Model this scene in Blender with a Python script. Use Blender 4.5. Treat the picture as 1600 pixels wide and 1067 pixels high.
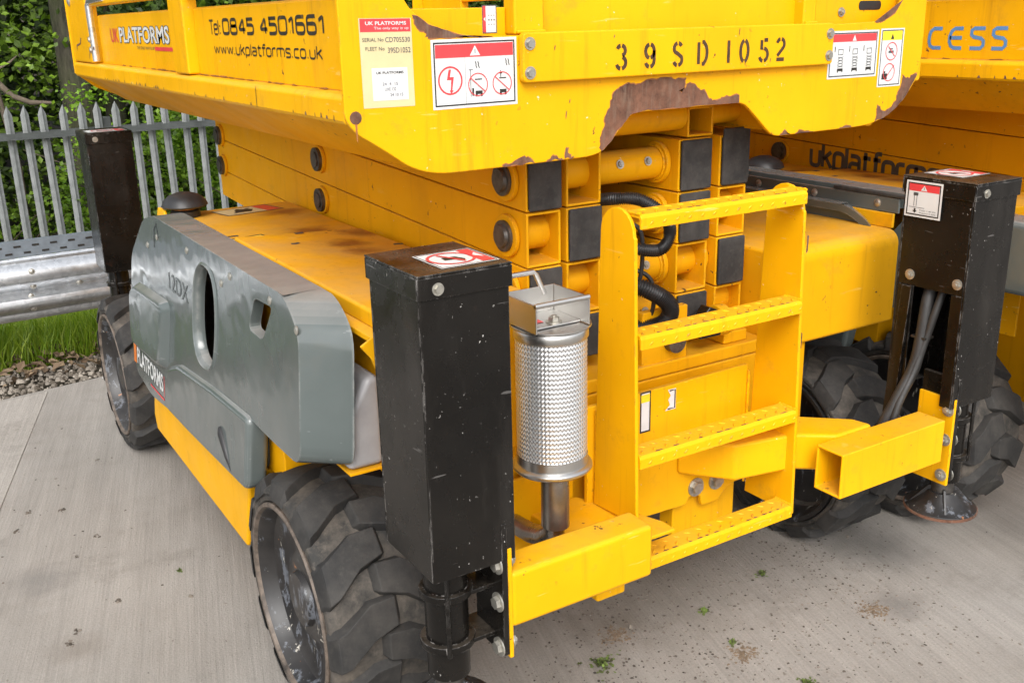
import bpy, bmesh, math, random
from mathutils import Vector, Matrix
random.seed(7)
scene = bpy.context.scene
for o in list(bpy.data.objects):
    bpy.data.objects.remove(o)
COL = scene.collection
R = math.radians

# ------------------------------------------------------------------ camera
cam_d = bpy.data.cameras.new('camera')
cam = bpy.data.objects.new('camera', cam_d)
COL.objects.link(cam)
cam_d.sensor_width = 36.0
cam_d.lens = 1575.63 * 36.0 / 1600.0
cam_d.clip_start = 0.05
cam_d.clip_end = 600
yaw, pitch, roll = 0.55057388, 0.30899213, -0.02371968
fw = Vector((math.sin(yaw)*math.cos(pitch), math.cos(yaw)*math.cos(pitch), -math.sin(pitch)))
rt = Vector((math.cos(yaw), -math.sin(yaw), 0))
up = rt.cross(fw)
rt2 = math.cos(roll)*rt + math.sin(roll)*up
up2 = -math.sin(roll)*rt + math.cos(roll)*up
cam.matrix_world = Matrix(((rt2.x, up2.x, -fw.x, 0), (rt2.y, up2.y, -fw.y, 0), (rt2.z, up2.z, -fw.z, 1.75), (0, 0, 0, 1)))
scene.camera = cam
# ------------------------------------------------------------------ light: bright overcast day, light from the front and a little from the left
SUN_DIR = Vector((-0.36, -0.62, 0.70)).normalized()
world = bpy.data.worlds.new('World')
scene.world = world
world.use_nodes = True
nt = world.node_tree
nt.nodes.clear()
sky = nt.nodes.new('ShaderNodeTexSky')
sky.sky_type = 'NISHITA'
sky.sun_disc = False
sky.sun_elevation = math.asin(SUN_DIR.z)
sky.sun_rotation = math.atan2(SUN_DIR.x, SUN_DIR.y)
sky.dust_density = 3.0
hs = nt.nodes.new('ShaderNodeHueSaturation')
hs.inputs['Saturation'].default_value = 0.22
bg = nt.nodes.new('ShaderNodeBackground')
bg.inputs['Strength'].default_value = 0.15
wo = nt.nodes.new('ShaderNodeOutputWorld')
nt.links.new(sky.outputs[0], hs.inputs['Color'])
nt.links.new(hs.outputs[0], bg.inputs['Color'])
nt.links.new(bg.outputs[0], wo.inputs['Surface'])
sl = bpy.data.lights.new('sun', 'SUN')
sl.energy = 0.80
sl.angle = R(35)
sl.color = (1.0, 0.98, 0.95)
sun = bpy.data.objects.new('sun', sl)
COL.objects.link(sun)
sun.rotation_euler = SUN_DIR.to_track_quat('Z', 'Y').to_euler()
vs = scene.view_settings
vs.view_transform = 'Standard'
vs.look = 'None'
vs.gamma = 1.0
vs.exposure = 1.1

# ------------------------------------------------------------------ materials
class NT:
    """small helper round a material's node tree"""
    def __init__(s, name, rough=0.5, metal=0.0):
        s.m = bpy.data.materials.new(name)
        s.m.use_nodes = True
        s.t = s.m.node_tree
        s.b = s.t.nodes['Principled BSDF']
        s.b.inputs['Roughness'].default_value = rough
        s.b.inputs['Metallic'].default_value = metal
        s.tc = s.t.nodes.new('ShaderNodeTexCoord')
        s.co = s.tc.outputs['Object']
    def n(s, k, **kw):
        nd = s.t.nodes.new(k)
        for a, v in kw.items():
            setattr(nd, a, v)
        return nd
    def l(s, a, b):
        s.t.links.new(a, b)
    def mapping(s, scale, rot=(0, 0, 0)):
        mp = s.n('ShaderNodeMapping')
        mp.inputs['Scale'].default_value = scale
        mp.inputs['Rotation'].default_value = rot
        s.l(s.co, mp.inputs['Vector'])
        return mp.outputs[0]
    def noise(s, scale, detail=4, rough=0.6, vec=None):
        nd = s.n('ShaderNodeTexNoise')
        nd.inputs['Scale'].default_value = scale
        nd.inputs['Detail'].default_value = detail
        nd.inputs['Roughness'].default_value = rough
        s.l(vec or s.co, nd.inputs['Vector'])
        return nd.outputs['Fac']
    def ramp(s, fac, a, b, c0=(0, 0, 0), c1=(1, 1, 1)):
        r = s.n('ShaderNodeValToRGB')
        r.color_ramp.elements[0].position = a
        r.color_ramp.elements[1].position = b
        r.color_ramp.elements[0].color = (*c0, 1)
        r.color_ramp.elements[1].color = (*c1, 1)
        s.l(fac, r.inputs[0])
        return r.outputs[0]
    def mix(s, fac, a, b, mode='MIX'):
        m = s.n('ShaderNodeMix', data_type='RGBA', blend_type=mode)
        for sock, v in ((0, fac), (6, a), (7, b)):
            if isinstance(v, (int, float)):
                m.inputs[sock].default_value = v
            elif isinstance(v, tuple):
                m.inputs[sock].default_value = (*v, 1)
            else:
                s.l(v, m.inputs[sock])
        return m.outputs[2]
    def math(s, op, a, b=0.0):
        m = s.n('ShaderNodeMath', operation=op)
        for i, v in enumerate((a, b)):
            if isinstance(v, (int, float)):
                m.inputs[i].default_value = v
            else:
                s.l(v, m.inputs[i])
        return m.outputs[0]
    def upness(s, lo=0.5, hi=0.95):
        g = s.n('ShaderNodeNewGeometry')
        sp = s.n('ShaderNodeSeparateXYZ')
        s.l(g.outputs['True Normal'], sp.inputs[0])
        return s.ramp(sp.outputs['Z'], lo, hi)
    def edge(s, radius=0.004, lo=0.03, hi=0.12):
        b = s.n('ShaderNodeBevel')
        b.samples = 4
        b.inputs['Radius'].default_value = radius
        g = s.n('ShaderNodeNewGeometry')
        d_ = s.n('ShaderNodeVectorMath', operation='DOT_PRODUCT')
        s.l(b.outputs[0], d_.inputs[0])
        s.l(g.outputs['True Normal'], d_.inputs[1])
        return s.ramp(s.math('SUBTRACT', 1.0, d_.outputs['Value']), lo, hi)
    def col(s, c):
        if isinstance(c, tuple):
            s.b.inputs['Base Color'].default_value = (*c, 1)
        else:
            s.l(c, s.b.inputs['Base Color'])
    def rough(s, v):
        s.l(v, s.b.inputs['Roughness'])
    def bump(s, h, strength=0.2, dist=0.005):
        b = s.n('ShaderNodeBump')
        b.inputs['Strength'].default_value = strength
        b.inputs['Distance'].default_value = dist
        s.l(h, b.inputs['Height'])
        s.l(b.outputs[0], s.b.inputs['Normal'])

def paint(name, base, dust=0.35, dustcol=(0.42, 0.25, 0.08), chip=0.68, wear=1.0, rough=0.36, spots=(), edges=True):
    k = NT(name, rough)
    big = k.ramp(k.noise(2.3, 4), 0.3, 0.75, (0.86, 0.84, 0.8), (1.05, 1.04, 1.0))
    c = k.mix(1.0, base, big, 'MULTIPLY')
    st = k.ramp(k.noise(1.0, 5, 0.7, k.mapping((26, 26, 1.6))), 0.56, 0.78)
    c = k.mix(k.math('MULTIPLY', st, 0.30*wear), c, (base[0]*0.5, base[1]*0.42, base[2]*0.5+0.006))
    gr = k.ramp(k.noise(7.0, 6, 0.75), 0.58, 0.8)
    c = k.mix(k.math('MULTIPLY', gr, 0.28*wear), c, (0.33, 0.17, 0.035))
    d = k.math('MULTIPLY', k.upness(), k.ramp(k.noise(5.0, 5, 0.65), 0.3, 0.75))
    c = k.mix(k.math('MULTIPLY', d, dust), c, dustcol)
    ch = k.ramp(k.noise(38, 3, 0.55), chip, chip+0.025)
    ch = k.math('MULTIPLY', ch, k.ramp(k.noise(3.1, 3), 0.5, 0.62))
    c = k.mix(ch, c, (0.10, 0.045, 0.025))
    sc = k.ramp(k.noise(1, 3, 0.6, k.mapping((7, 7, 75), (0.5, 0.45, 0.2))), 0.665, 0.69)
    sc = k.math('MULTIPLY', sc, k.ramp(k.noise(2.7, 3), 0.5, 0.65))
    c = k.mix(k.math('MULTIPLY', sc, 0.5*wear/1.5), c, (0.80, 0.56, 0.16))
    gs = k.ramp(k.noise(1, 4, 0.65, k.mapping((3.2, 3.2, 0.9))), 0.60, 0.80)
    c = k.mix(k.math('MULTIPLY', gs, 0.22*wear/1.5), c, (0.42, 0.19, 0.02))
    if edges:
        e = k.math('MULTIPLY', k.edge(), k.ramp(k.noise(22, 4, 0.7), 0.52, 0.60))
        c = k.mix(k.math('MULTIPLY', e, 0.85), c, (0.13, 0.06, 0.03))
    for (px, py, pz), rad in spots:                   # rust blooms where water stands on the sheet
        vd = k.n('ShaderNodeVectorMath', operation='DISTANCE')
        vd.inputs[1].default_value = (px, py, pz)
        k.l(k.co, vd.inputs[0])
        dd = k.math('ADD', k.math('DIVIDE', vd.outputs['Value'], rad), k.math('MULTIPLY', k.math('SUBTRACT', k.noise(14, 4), 0.5), 1.3))
        c = k.mix(k.ramp(dd, 0.25, 1.0, (0.85,)*3, (0,)*3), c, (0.22, 0.07, 0.02))
    sp = k.ramp(k.noise(95, 2, 0.5), 0.755, 0.775)
    c = k.mix(k.math('MULTIPLY', sp, 0.7), c, (0.75, 0.66, 0.45))
    k.col(c)
    k.b.inputs['Specular IOR Level'].default_value = 0.14
    k.rough(k.ramp(k.noise(6, 4), 0.25, 0.8, (rough-0.1,)*3, (rough+0.22,)*3))
    k.bump(k.noise(60, 3), 0.05, 0.002)
    return k.m

YELLOW = paint('yellow_paint', (0.80, 0.405, 0.003), wear=1.75)
TRAYY = paint('yellow_paint_worn', (0.78, 0.39, 0.005), dust=0.7, dustcol=(0.46, 0.28, 0.11), wear=1.7, rough=0.45, spots=(((-0.53, -0.02, 1.095), 0.10), ((-0.55, -0.40, 1.115), 0.085), ((-0.557, -0.53, 1.115), 0.075), ((-0.47, 0.38, 1.095), 0.10), ((-0.44, -0.25, 1.11), 0.09)))
FRAMEY = paint('yellow_paint_arm', (0.78, 0.375, 0.003), dust=0.6, wear=1.3, rough=0.42)

def mk_black():
    k = NT('black_paint', 0.3)
    c = k.mix(k.ramp(k.noise(3, 5), 0.4, 0.8), (0.0045, 0.0038, 0.0032), (0.012, 0.010, 0.008))
    spk = k.ramp(k.noise(1, 3, 0.5, k.mapping((150, 150, 90))), 0.70, 0.73)
    spk = k.math('MULTIPLY', spk, k.ramp(k.noise(5, 3), 0.45, 0.62))
    c = k.mix(spk, c, (0.42, 0.40, 0.37))
    e = k.math('MULTIPLY', k.edge(0.004), k.ramp(k.noise(1, 4, 0.7, k.mapping((60, 60, 22))), 0.50, 0.60))
    c = k.mix(k.math('MULTIPLY', e, 0.55), c, (0.33, 0.31, 0.29))
    rub = k.ramp(k.noise(1, 5, 0.65, k.mapping((5, 5, 1.2))), 0.52, 0.75)
    c = k.mix(k.math('MULTIPLY', rub, 0.22), c, (0.09, 0.08, 0.07))
    scr = k.ramp(k.noise(1, 2, 0.5, k.mapping((9, 9, 90), (0.35, 0.3, 0))), 0.74, 0.76)
    c = k.mix(k.math('MULTIPLY', scr, 0.35), c, (0.2, 0.19, 0.18))
    rs = k.ramp(k.noise(8, 5, 0.7), 0.64, 0.76)
    c = k.mix(k.math('MULTIPLY', rs, 0.35), c, (0.08, 0.035, 0.018))
    du = k.math('MULTIPLY', k.upness(), k.ramp(k.noise(9, 6, 0.7), 0.4, 0.75))
    c = k.mix(k.math('MULTIPLY', du, 0.45), c, (0.16, 0.13, 0.10))
    k.col(c)
    k.b.inputs['Specular IOR Level'].default_value = 0.3
    k.rough(k.ramp(k.noise(7, 5, 0.65), 0.3, 0.75, (0.14,)*3, (0.42,)*3))
    k.bump(k.noise(14, 4), 0.10, 0.004)
    return k.m
BLACK = mk_black()

def mk_grey():
    k = NT('grey_plastic', 0.28)
    c = k.mix(k.ramp(k.noise(2.2, 5), 0.35, 0.75), (0.078, 0.094, 0.091), (0.112, 0.128, 0.125))
    sc = k.ramp(k.noise(1, 3, 0.55, k.mapping((30, 9, 60), (0.5, 0, 0))), 0.70, 0.735)
    c = k.mix(k.math('MULTIPLY', sc, 0.2), c, (0.36, 0.37, 0.36))
    dr = k.ramp(k.noise(4.5, 6, 0.7), 0.55, 0.8)
    c = k.mix(k.math('MULTIPLY', dr, 0.3), c, (0.13, 0.115, 0.09))
    c = k.mix(k.math('MULTIPLY', k.upness(0.6, 0.95), k.ramp(k.noise(9, 5, 0.7), 0.2, 0.6, (0.45,)*3, (0.9,)*3)), c, (0.23, 0.225, 0.21))
    e = k.math('MULTIPLY', k.edge(0.008, 0.01, 0.08), k.ramp(k.noise(16, 4, 0.7), 0.4, 0.6))
    c = k.mix(k.math('MULTIPLY', e, 0.5), c, (0.34, 0.34, 0.32))
    k.col(c)
    k.rough(k.ramp(k.noise(5, 5), 0.3, 0.8, (0.08,)*3, (0.26,)*3))
    k.b.inputs['Specular IOR Level'].default_value = 0.6
    k.bump(k.noise(2.6, 3), 0.4, 0.03)
    return k.m
GREY = mk_grey()

def mk_simple(name, base, rough=0.5, metal=0.0, var=0.25, scale=12, bump=0.0):
    k = NT(name, rough, metal)
    lo = tuple(x*(1-var) for x in base)
    hi = tuple(min(1, x*(1+var)) for x in base)
    k.col(k.mix(k.ramp(k.noise(scale, 5, 0.65), 0.3, 0.7), lo, hi))
    k.rough(k.ramp(k.noise(scale*1.4, 4), 0.3, 0.7, (max(0.04, rough-0.08),)*3, (min(1, rough+0.1),)*3))
    if bump:
        k.bump(k.noise(scale*3, 5), bump, 0.01)
    return k.m

def mk_rubber(name, base, dustc, amt):
    k = NT(name, 0.78)
    c = k.mix(k.math('MULTIPLY', k.ramp(k.noise(9, 6, 0.7), 0.4, 0.72), amt), base, dustc)
    c = k.mix(k.math('MULTIPLY', k.ramp(k.noise(45, 4, 0.7), 0.55, 0.75), amt*0.6), c, dustc)
    k.col(c)
    k.bump(k.noise(60, 5), 0.25, 0.004)
    return k.m
TYRE = mk_rubber('tyre_rubber_dusty', (0.020, 0.019, 0.017), (0.15, 0.125, 0.10), 0.8)
LUG = mk_rubber('tyre_rubber', (0.013, 0.0125, 0.012), (0.075, 0.067, 0.058), 0.5)
PAD = mk_rubber('rubber_pad', (0.020, 0.019, 0.018), (0.11, 0.10, 0.09), 0.5)
HOSE = mk_simple('hose_plastic', (0.016, 0.015, 0.015), 0.42, 0, 0.3, 25)
CABLE = mk_simple('grey_cable', (0.024, 0.023, 0.022), 0.55, 0, 0.3, 25)

def mk_rim():
    k = NT('rim_paint', 0.42)
    c = k.mix(k.ramp(k.noise(6, 4), 0.4, 0.7), (0.012, 0.011, 0.011), (0.035, 0.032, 0.03))
    b = k.ramp(k.noise(1, 6, 0.75, k.mapping((20, 22, 9))), 0.56, 0.60)
    c = k.mix(k.math('MULTIPLY', b, 0.75), c, (0.135, 0.145, 0.165))
    w = k.ramp(k.noise(1, 5, 0.75, k.mapping((18, 26, 8))), 0.615, 0.64)
    c = k.mix(w, c, (0.45, 0.42, 0.36))
    r = k.ramp(k.noise(19, 4, 0.6), 0.69, 0.71)
    c = k.mix(r, c, (0.24, 0.10, 0.04))
    k.col(c)
    return k.m
RIM = mk_rim()
RIMLIP = mk_simple('rim_lip_scuffed', (0.11, 0.085, 0.066), 0.6, 0, 0.7, 26)
BOLT = mk_simple('zinc_bolt', (0.42, 0.40, 0.35), 0.38, 0.75, 0.35, 40)
DARKBOLT = mk_simple('oiled_steel', (0.11, 0.10, 0.09), 0.45, 0.7, 0.45, 40)
STEEL = mk_simple('stainless_steel', (0.56, 0.55, 0.53), 0.32, 1.0, 0.06, 3)
PIPE = mk_simple('heat_tinted_pipe', (0.30, 0.27, 0.24), 0.3, 0.9, 0.35, 8)
MESHST = mk_simple('guard_mesh', (0.80, 0.81, 0.82), 0.30, 0.85, 0.08, 20)
BEACON = mk_simple('beacon_lens', (0.55, 0.18, 0.02), 0.2, 0, 0.2, 20)
BEACONTOP = mk_simple('beacon_cap', (0.020, 0.020, 0.021), 0.45, 0, 0.4, 20)
WHITETANK = mk_simple('cream_tank_plastic', (0.30, 0.30, 0.31), 0.38, 0, 0.18, 6)
WHITE = mk_simple('label_white', (0.60, 0.60, 0.585), 0.42, 0, 0.05, 14)
CREAM = mk_simple('label_cream', (0.60, 0.50, 0.27), 0.5, 0, 0.06, 12)
RED = mk_simple('label_red', (0.62, 0.045, 0.05), 0.42, 0, 0.15, 12)
LYEL = mk_simple('label_yellow', (0.80, 0.60, 0.02), 0.42, 0, 0.1, 12)
INK = mk_simple('black_ink', (0.018, 0.015, 0.012), 0.5, 0, 0.3, 30)
INKGREY = mk_simple('grey_ink', (0.055, 0.06, 0.065), 0.5, 0, 0.3, 30)
PENCIL = mk_simple('biro_ink', (0.05, 0.05, 0.08), 0.6, 0, 0.3, 30)
BLUE = mk_simple('blue_vinyl', (0.095, 0.235, 0.46), 0.4, 0, 0.12, 20)
ORANGELBL = mk_simple('label_orange', (0.62, 0.16, 0.02), 0.45, 0, 0.15, 12)

def mk_worn_ink():
    k = NT('worn_lettering', 0.5)
    c = k.mix(k.ramp(k.noise(42, 5, 0.7), 0.56, 0.68), (0.022, 0.017, 0.012), (0.16, 0.085, 0.012))
    k.col(c)
    return k.m
WORNINK = mk_worn_ink()
STENCIL = mk_simple('stencil_spray', (0.055, 0.026, 0.008), 0.55, 0, 0.5, 35)

def mk_rust():
    k = NT('rust', 0.85)
    c = k.mix(k.ramp(k.noise(20, 6, 0.7), 0.3, 0.72), (0.060, 0.024, 0.013), (0.21, 0.095, 0.055))
    c = k.mix(k.ramp(k.noise(1, 4, 0.7, k.mapping((60, 60, 9))), 0.5, 0.75), c, (0.17, 0.115, 0.08))
    c = k.mix(k.ramp(k.noise(11, 4), 0.6, 0.8), c, (0.22, 0.15, 0.10))
    k.col(c)
    k.bump(k.noise(90, 4), 0.35, 0.003)
    return k.m
RUST = mk_rust()
STAIN = mk_simple('rust_stain', (0.30, 0.11, 0.03), 0.7, 0, 0.3, 18)

def mk_galv():
    k = NT('galvanised_steel', 0.36, 0.9)
    v = k.n('ShaderNodeTexVoronoi')
    v.inputs['Scale'].default_value = 55
    k.l(k.co, v.inputs['Vector'])
    c = k.mix(k.ramp(v.outputs['Color'], 0.0, 1.0), (0.52, 0.54, 0.56), (0.74, 0.76, 0.78))
    c = k.mix(k.math('MULTIPLY', k.ramp(k.noise(4, 5), 0.55, 0.8), 0.5), c, (0.36, 0.36, 0.36))
    k.col(c)
    k.rough(k.ramp(k.noise(8, 4), 0.3, 0.7, (0.26,)*3, (0.48,)*3))
    return k.m
GALV = mk_galv()
FENCE = mk_simple('weathered_zinc', (0.23, 0.24, 0.235), 0.6, 0.35, 0.28, 9, 0.1)
TRAYGREY = mk_simple('blue_grey_zinc', (0.20, 0.23, 0.26), 0.45, 0.5, 0.2, 9)
FENCERAIL = mk_simple('weathered_zinc_rail', (0.075, 0.082, 0.078), 0.6, 0.35, 0.3, 9)

def mk_concrete(name, shade=1.0):
    k = NT(name, 0.85)
    ang = R(14.7)
    al = k.mapping((1, 1, 1), (0, 0, ang))      # brushing runs along the slab
    mp = k.n('ShaderNodeMapping')
    mp.inputs['Scale'].default_value = (110, 2.6, 1)
    k.l(al, mp.inputs['Vector'])
    mp2 = k.n('ShaderNodeMapping')
    mp2.inputs['Scale'].default_value = (17, 0.35, 1)
    k.l(al, mp2.inputs['Vector'])
    brush = k.noise(1, 4, 0.7, mp.outputs[0])
    band = k.noise(1, 4, 0.6, mp2.outputs[0])
    c = k.mix(k.ramp(k.noise(0.9, 5, 0.6), 0.3, 0.72), (0.238*shade, 0.216*shade, 0.189*shade), (0.325*shade, 0.300*shade, 0.270*shade))
    c = k.mix(1.0, c, k.ramp(brush, 0.3, 0.7, (0.86,)*3, (1.10,)*3), 'MULTIPLY')
    c = k.mix(1.0, c, k.ramp(band, 0.32, 0.68, (0.91,)*3, (1.07,)*3), 'MULTIPLY')
    c = k.mix(1.0, c, k.ramp(k.noise(150, 3, 0.7), 0.3, 0.7, (0.86,)*3, (1.12,)*3), 'MULTIPLY')
    blot = k.ramp(k.noise(2.4, 6, 0.75), 0.52, 0.76)
    c = k.mix(k.math('MULTIPLY', blot, 0.42), c, (0.15, 0.132, 0.112))
    oil = k.ramp(k.noise(1.7, 6, 0.75), 0.57, 0.72)
    c = k.mix(k.math('MULTIPLY', oil, 0.5), c, (0.105, 0.092, 0.078))
    for px, py, rad, cc in ((2.42, 1.70, 0.11, (0.12, 0.11, 0.10)), (0.21, 3.37, 0.13, (0.15, 0.14, 0.13)), (1.62, 2.12, 0.16, (0.13, 0.105, 0.08)), (1.9, 2.2, 0.35, (0.15, 0.13, 0.105)), (0.24, 2.9, 0.10, (0.17, 0.145, 0.12)), (2.62, 2.0, 0.2, (0.13, 0.12, 0.105))):
        vd = k.n('ShaderNodeVectorMath', operation='DISTANCE')   # old drips of oil and mud
        vd.inputs[1].default_value = (px, py, 0)
        k.l(k.co, vd.inputs[0])
        dd = k.math('ADD', k.math('DIVIDE', vd.outputs['Value'], rad), k.math('MULTIPLY', k.math('SUBTRACT', k.noise(9, 5, 0.7), 0.5), 1.6))
        c = k.mix(k.ramp(dd, 0.2, 1.0, (0.55,)*3, (0,)*3), c, cc)
    spots = k.ramp(k.noise(60, 3, 0.6), 0.66, 0.72)
    spots = k.math('MULTIPLY', spots, k.ramp(k.noise(1.6, 4), 0.4, 0.65))
    c = k.mix(k.math('MULTIPLY', spots, 0.8), c, (0.085, 0.065, 0.045))
    k.col(c)
    k.bump(k.math('ADD', brush, k.math('MULTIPLY', k.noise(120, 4, 0.7), 1.2)), 0.55, 0.005)
    return k.m
CONCRETE = mk_concrete('brushed_concrete')
CONCRETE2 = mk_concrete('brushed_concrete_pale', 1.16)
SOIL = mk_simple('leafy_soil', (0.038, 0.030, 0.017), 0.95, 0, 0.6, 14, 0.5)
MUD = mk_simple('dried_mud', (0.16, 0.115, 0.075), 0.95, 0, 0.35, 40, 0.4)

def mk_island(name, cols, rough=0.6, trans=0.0):
    k = NT(name, rough)
    g = k.n('ShaderNodeNewGeometry')
    r = k.n('ShaderNodeValToRGB')
    els = r.color_ramp.elements
    for i, c in enumerate(cols):
        p = i/(len(cols)-1)
        e = els[0] if i == 0 else (els[1] if i == len(cols)-1 else els.new(p))
        e.position = p
        e.color = (*c, 1)
    k.l(g.outputs['Random Per Island'], r.inputs[0])
    c = k.mix(1.0, r.outputs[0], k.ramp(k.noise(0.9, 4), 0.3, 0.7, (0.6,)*3, (1.25,)*3), 'MULTIPLY')
    k.col(c)
    if trans:
        t = k.n('ShaderNodeBsdfTranslucent')
        k.l(k.mix(1.0, c, (1.3, 1.5, 0.6), 'MULTIPLY'), t.inputs['Color'])
        m = k.n('ShaderNodeMixShader')
        m.inputs[0].default_value = trans
        out = k.t.nodes['Material Output']
        k.l(k.b.outputs[0], m.inputs[1])
        k.l(t.outputs[0], m.inputs[2])
        k.l(m.outputs[0], out.inputs['Surface'])
    return k.m
LEAF = mk_island('leaves', [(0.035, 0.068, 0.007), (0.085, 0.15, 0.014), (0.14, 0.23, 0.02), (0.21, 0.33, 0.03)], 0.5, 0.35)
LEAFBR = mk_island('leaves_bright', [(0.10, 0.20, 0.015), (0.17, 0.31, 0.02), (0.25, 0.40, 0.03)], 0.5, 0.4)
LEAFDK = mk_island('leaves_dark', [(0.020, 0.040, 0.007), (0.045, 0.080, 0.011), (0.075, 0.125, 0.016)], 0.55, 0.25)
GRASS = mk_island('grass_blades', [(0.10, 0.19, 0.006), (0.17, 0.30, 0.008), (0.24, 0.39, 0.012), (0.27, 0.34, 0.03)], 0.5, 0.35)
DEADLEAF = mk_island('dead_leaves', [(0.09, 0.055, 0.03), (0.16, 0.10, 0.055), (0.24, 0.17, 0.10)], 0.8)
STONE = mk_island('gravel', [(0.06, 0.045, 0.03), (0.16, 0.12, 0.075), (0.22, 0.175, 0.125), (0.24, 0.13, 0.055), (0.34, 0.30, 0.25)], 0.8)
def mk_bark():
    k = NT('bark', 0.95)
    n1 = k.noise(1, 6, 0.7, k.mapping((26, 26, 4)))
    c = k.mix(k.ramp(n1, 0.35, 0.65), (0.020, 0.017, 0.011), (0.085, 0.075, 0.050))
    c = k.mix(k.math('MULTIPLY', k.ramp(k.noise(3.0, 5), 0.45, 0.7), 0.7), c, (0.050, 0.062, 0.018))
    k.col(c)
    k.bump(n1, 0.9, 0.03)
    return k.m
BARK = mk_bark()
DIRT = mk_island('dirt_crumb', [(0.035, 0.026, 0.018), (0.065, 0.05, 0.034), (0.12, 0.095, 0.07), (0.20, 0.17, 0.14)], 0.95)
TWIG = mk_simple('twig_bark', (0.13, 0.10, 0.075), 0.9, 0, 0.4, 12)
MOSS = mk_island('moss', [(0.05, 0.045, 0.02), (0.05, 0.085, 0.012), (0.085, 0.15, 0.02), (0.14, 0.21, 0.035)], 0.8)

# ------------------------------------------------------------------ mesh helpers
class MB:
    def __init__(s):
        s.v, s.f, s.mi = [], [], []
    def add(s, vs_, fs, mi=0):
        b = len(s.v)
        s.v += [tuple(p) for p in vs_]
        s.f += [[b+i for i in f] for f in fs]
        s.mi += [mi]*len(fs)
        return s
    def box(s, x0, x1, y0, y1, z0, z1, mi=0):
        return s.add([(x0, y0, z0), (x1, y0, z0), (x1, y1, z0), (x0, y1, z0), (x0, y0, z1), (x1, y0, z1), (x1, y1, z1), (x0, y1, z1)],
                     [(0, 3, 2, 1), (4, 5, 6, 7), (0, 1, 5, 4), (1, 2, 6, 5), (2, 3, 7, 6), (3, 0, 4, 7)], mi)
    def prism(s, pts, axis, a, b, mi=0):
        n = len(pts)
        def P(p, h):
            return (h, p[0], p[1]) if axis == 'X' else ((p[0], h, p[1]) if axis == 'Y' else (p[0], p[1], h))
        fs = [list(range(n)), list(range(2*n-1, n-1, -1))]
        fs += [[i, (i+1) % n, n+(i+1) % n, n+i] for i in range(n)]
        return s.add([P(p, a) for p in pts]+[P(p, b) for p in pts], fs, mi)
    def cyl(s, p0, p1, r, r2=None, n=20, mi=0, caps=True):
        p0, p1 = Vector(p0), Vector(p1)
        r2 = r if r2 is None else r2
        d = (p1-p0).normalized()
        a = d.orthogonal().normalized()
        b = d.cross(a)
        vs_ = []
        for p, q in ((p0, r), (p1, r2)):
            vs_ += [p+(a*math.cos(2*math.pi*i/n)+b*math.sin(2*math.pi*i/n))*q for i in range(n)]
        fs = [(i, (i+1) % n, n+(i+1) % n, n+i) for i in range(n)]
        if caps:
            fs += [list(range(n-1, -1, -1)), list(range(n, 2*n))]
        return s.add(vs_, fs, mi)
    def tube(s, pts, rad, n=10, mi=0):
        pts = [Vector(p) for p in pts]
        m = len(pts)
        rads = rad if isinstance(rad, (list, tuple)) else [rad]*m
        a = None
        vs_ = []
        for i, p in enumerate(pts):
            d = (pts[min(i+1, m-1)]-pts[max(i-1, 0)]).normalized()
            a = d.orthogonal().normalized() if a is None else (a-d*a.dot(d)).normalized()
            b = d.cross(a)
            vs_ += [p+(a*math.cos(2*math.pi*k/n)+b*math.sin(2*math.pi*k/n))*rads[i] for k in range(n)]
        fs = []
        for i in range(m-1):
            for k in range(n):
                fs.append((i*n+k, i*n+(k+1) % n, (i+1)*n+(k+1) % n, (i+1)*n+k))
        fs += [list(range(n-1, -1, -1)), list(range((m-1)*n, m*n))]
        return s.add(vs_, fs, mi)
    def lathe(s, c, axis, prof, n=40, mi=0):
        """prof: list of (radius, offset along axis)"""
        c = Vector(c)
        vs_ = []
        for r, h in prof:
            for i in range(n):
                t = 2*math.pi*i/n
                u, w = r*math.cos(t), r*math.sin(t)
                vs_.append(c+Vector((h, u, w) if axis == 'X' else ((u, h, w) if axis == 'Y' else (u, w, h))))
        fs = []
        for j in range(len(prof)-1):
            for i in range(n):
                fs.append((j*n+i, j*n+(i+1) % n, (j+1)*n+(i+1) % n, (j+1)*n+i))
        return s.add(vs_, fs, mi)
    def rtube(s, x0, x1, z0, z1, ya, yb, t=0.008, dz=0.0, mi=0, axis='Y'):
        """hollow rectangular tube along Y (or X), rising by dz"""
        def P(a, b, c):
            return (a, b, c) if axis == 'Y' else (b, a, c)
        o = [(x0, z0), (x1, z0), (x1, z1), (x0, z1)]
        i = [(x0+t, z0+t), (x1-t, z0+t), (x1-t, z1-t), (x0+t, z1-t)]
        vs_ = []
        for y, h in ((ya, 0), (yb, dz)):
            vs_ += [P(p[0], y, p[1]+h) for p in o]+[P(p[0], y, p[1]+h) for p in i]
        fs = []
        for k in range(4):
            l = (k+1) % 4
            fs += [(k, l, 8+l, 8+k), (4+l, 4+k, 12+k, 12+l), (l, k, 4+k, 4+l), (8+k, 8+l, 12+l, 12+k)]
        return s.add(vs_, fs, mi)
    def mesh(s, name, mats, off=(0, 0, 0), recalc=True, smooth=32):
        me = bpy.data.meshes.new(name)
        me.from_pydata([(p[0]-off[0], p[1]-off[1], p[2]-off[2]) for p in s.v], [], s.f)
        for m in mats:
            me.materials.append(m)
        me.polygons.foreach_set('material_index', s.mi)
        if recalc:
            bm = bmesh.new()
            bm.from_mesh(me)
            bmesh.ops.recalc_face_normals(bm, faces=bm.faces)
            bm.to_mesh(me)
            bm.free()
        if smooth:
            me.polygons.foreach_set('use_smooth', [True]*len(me.polygons))
            me.set_sharp_from_angle(angle=R(smooth))
        me.update()
        return me

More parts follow.
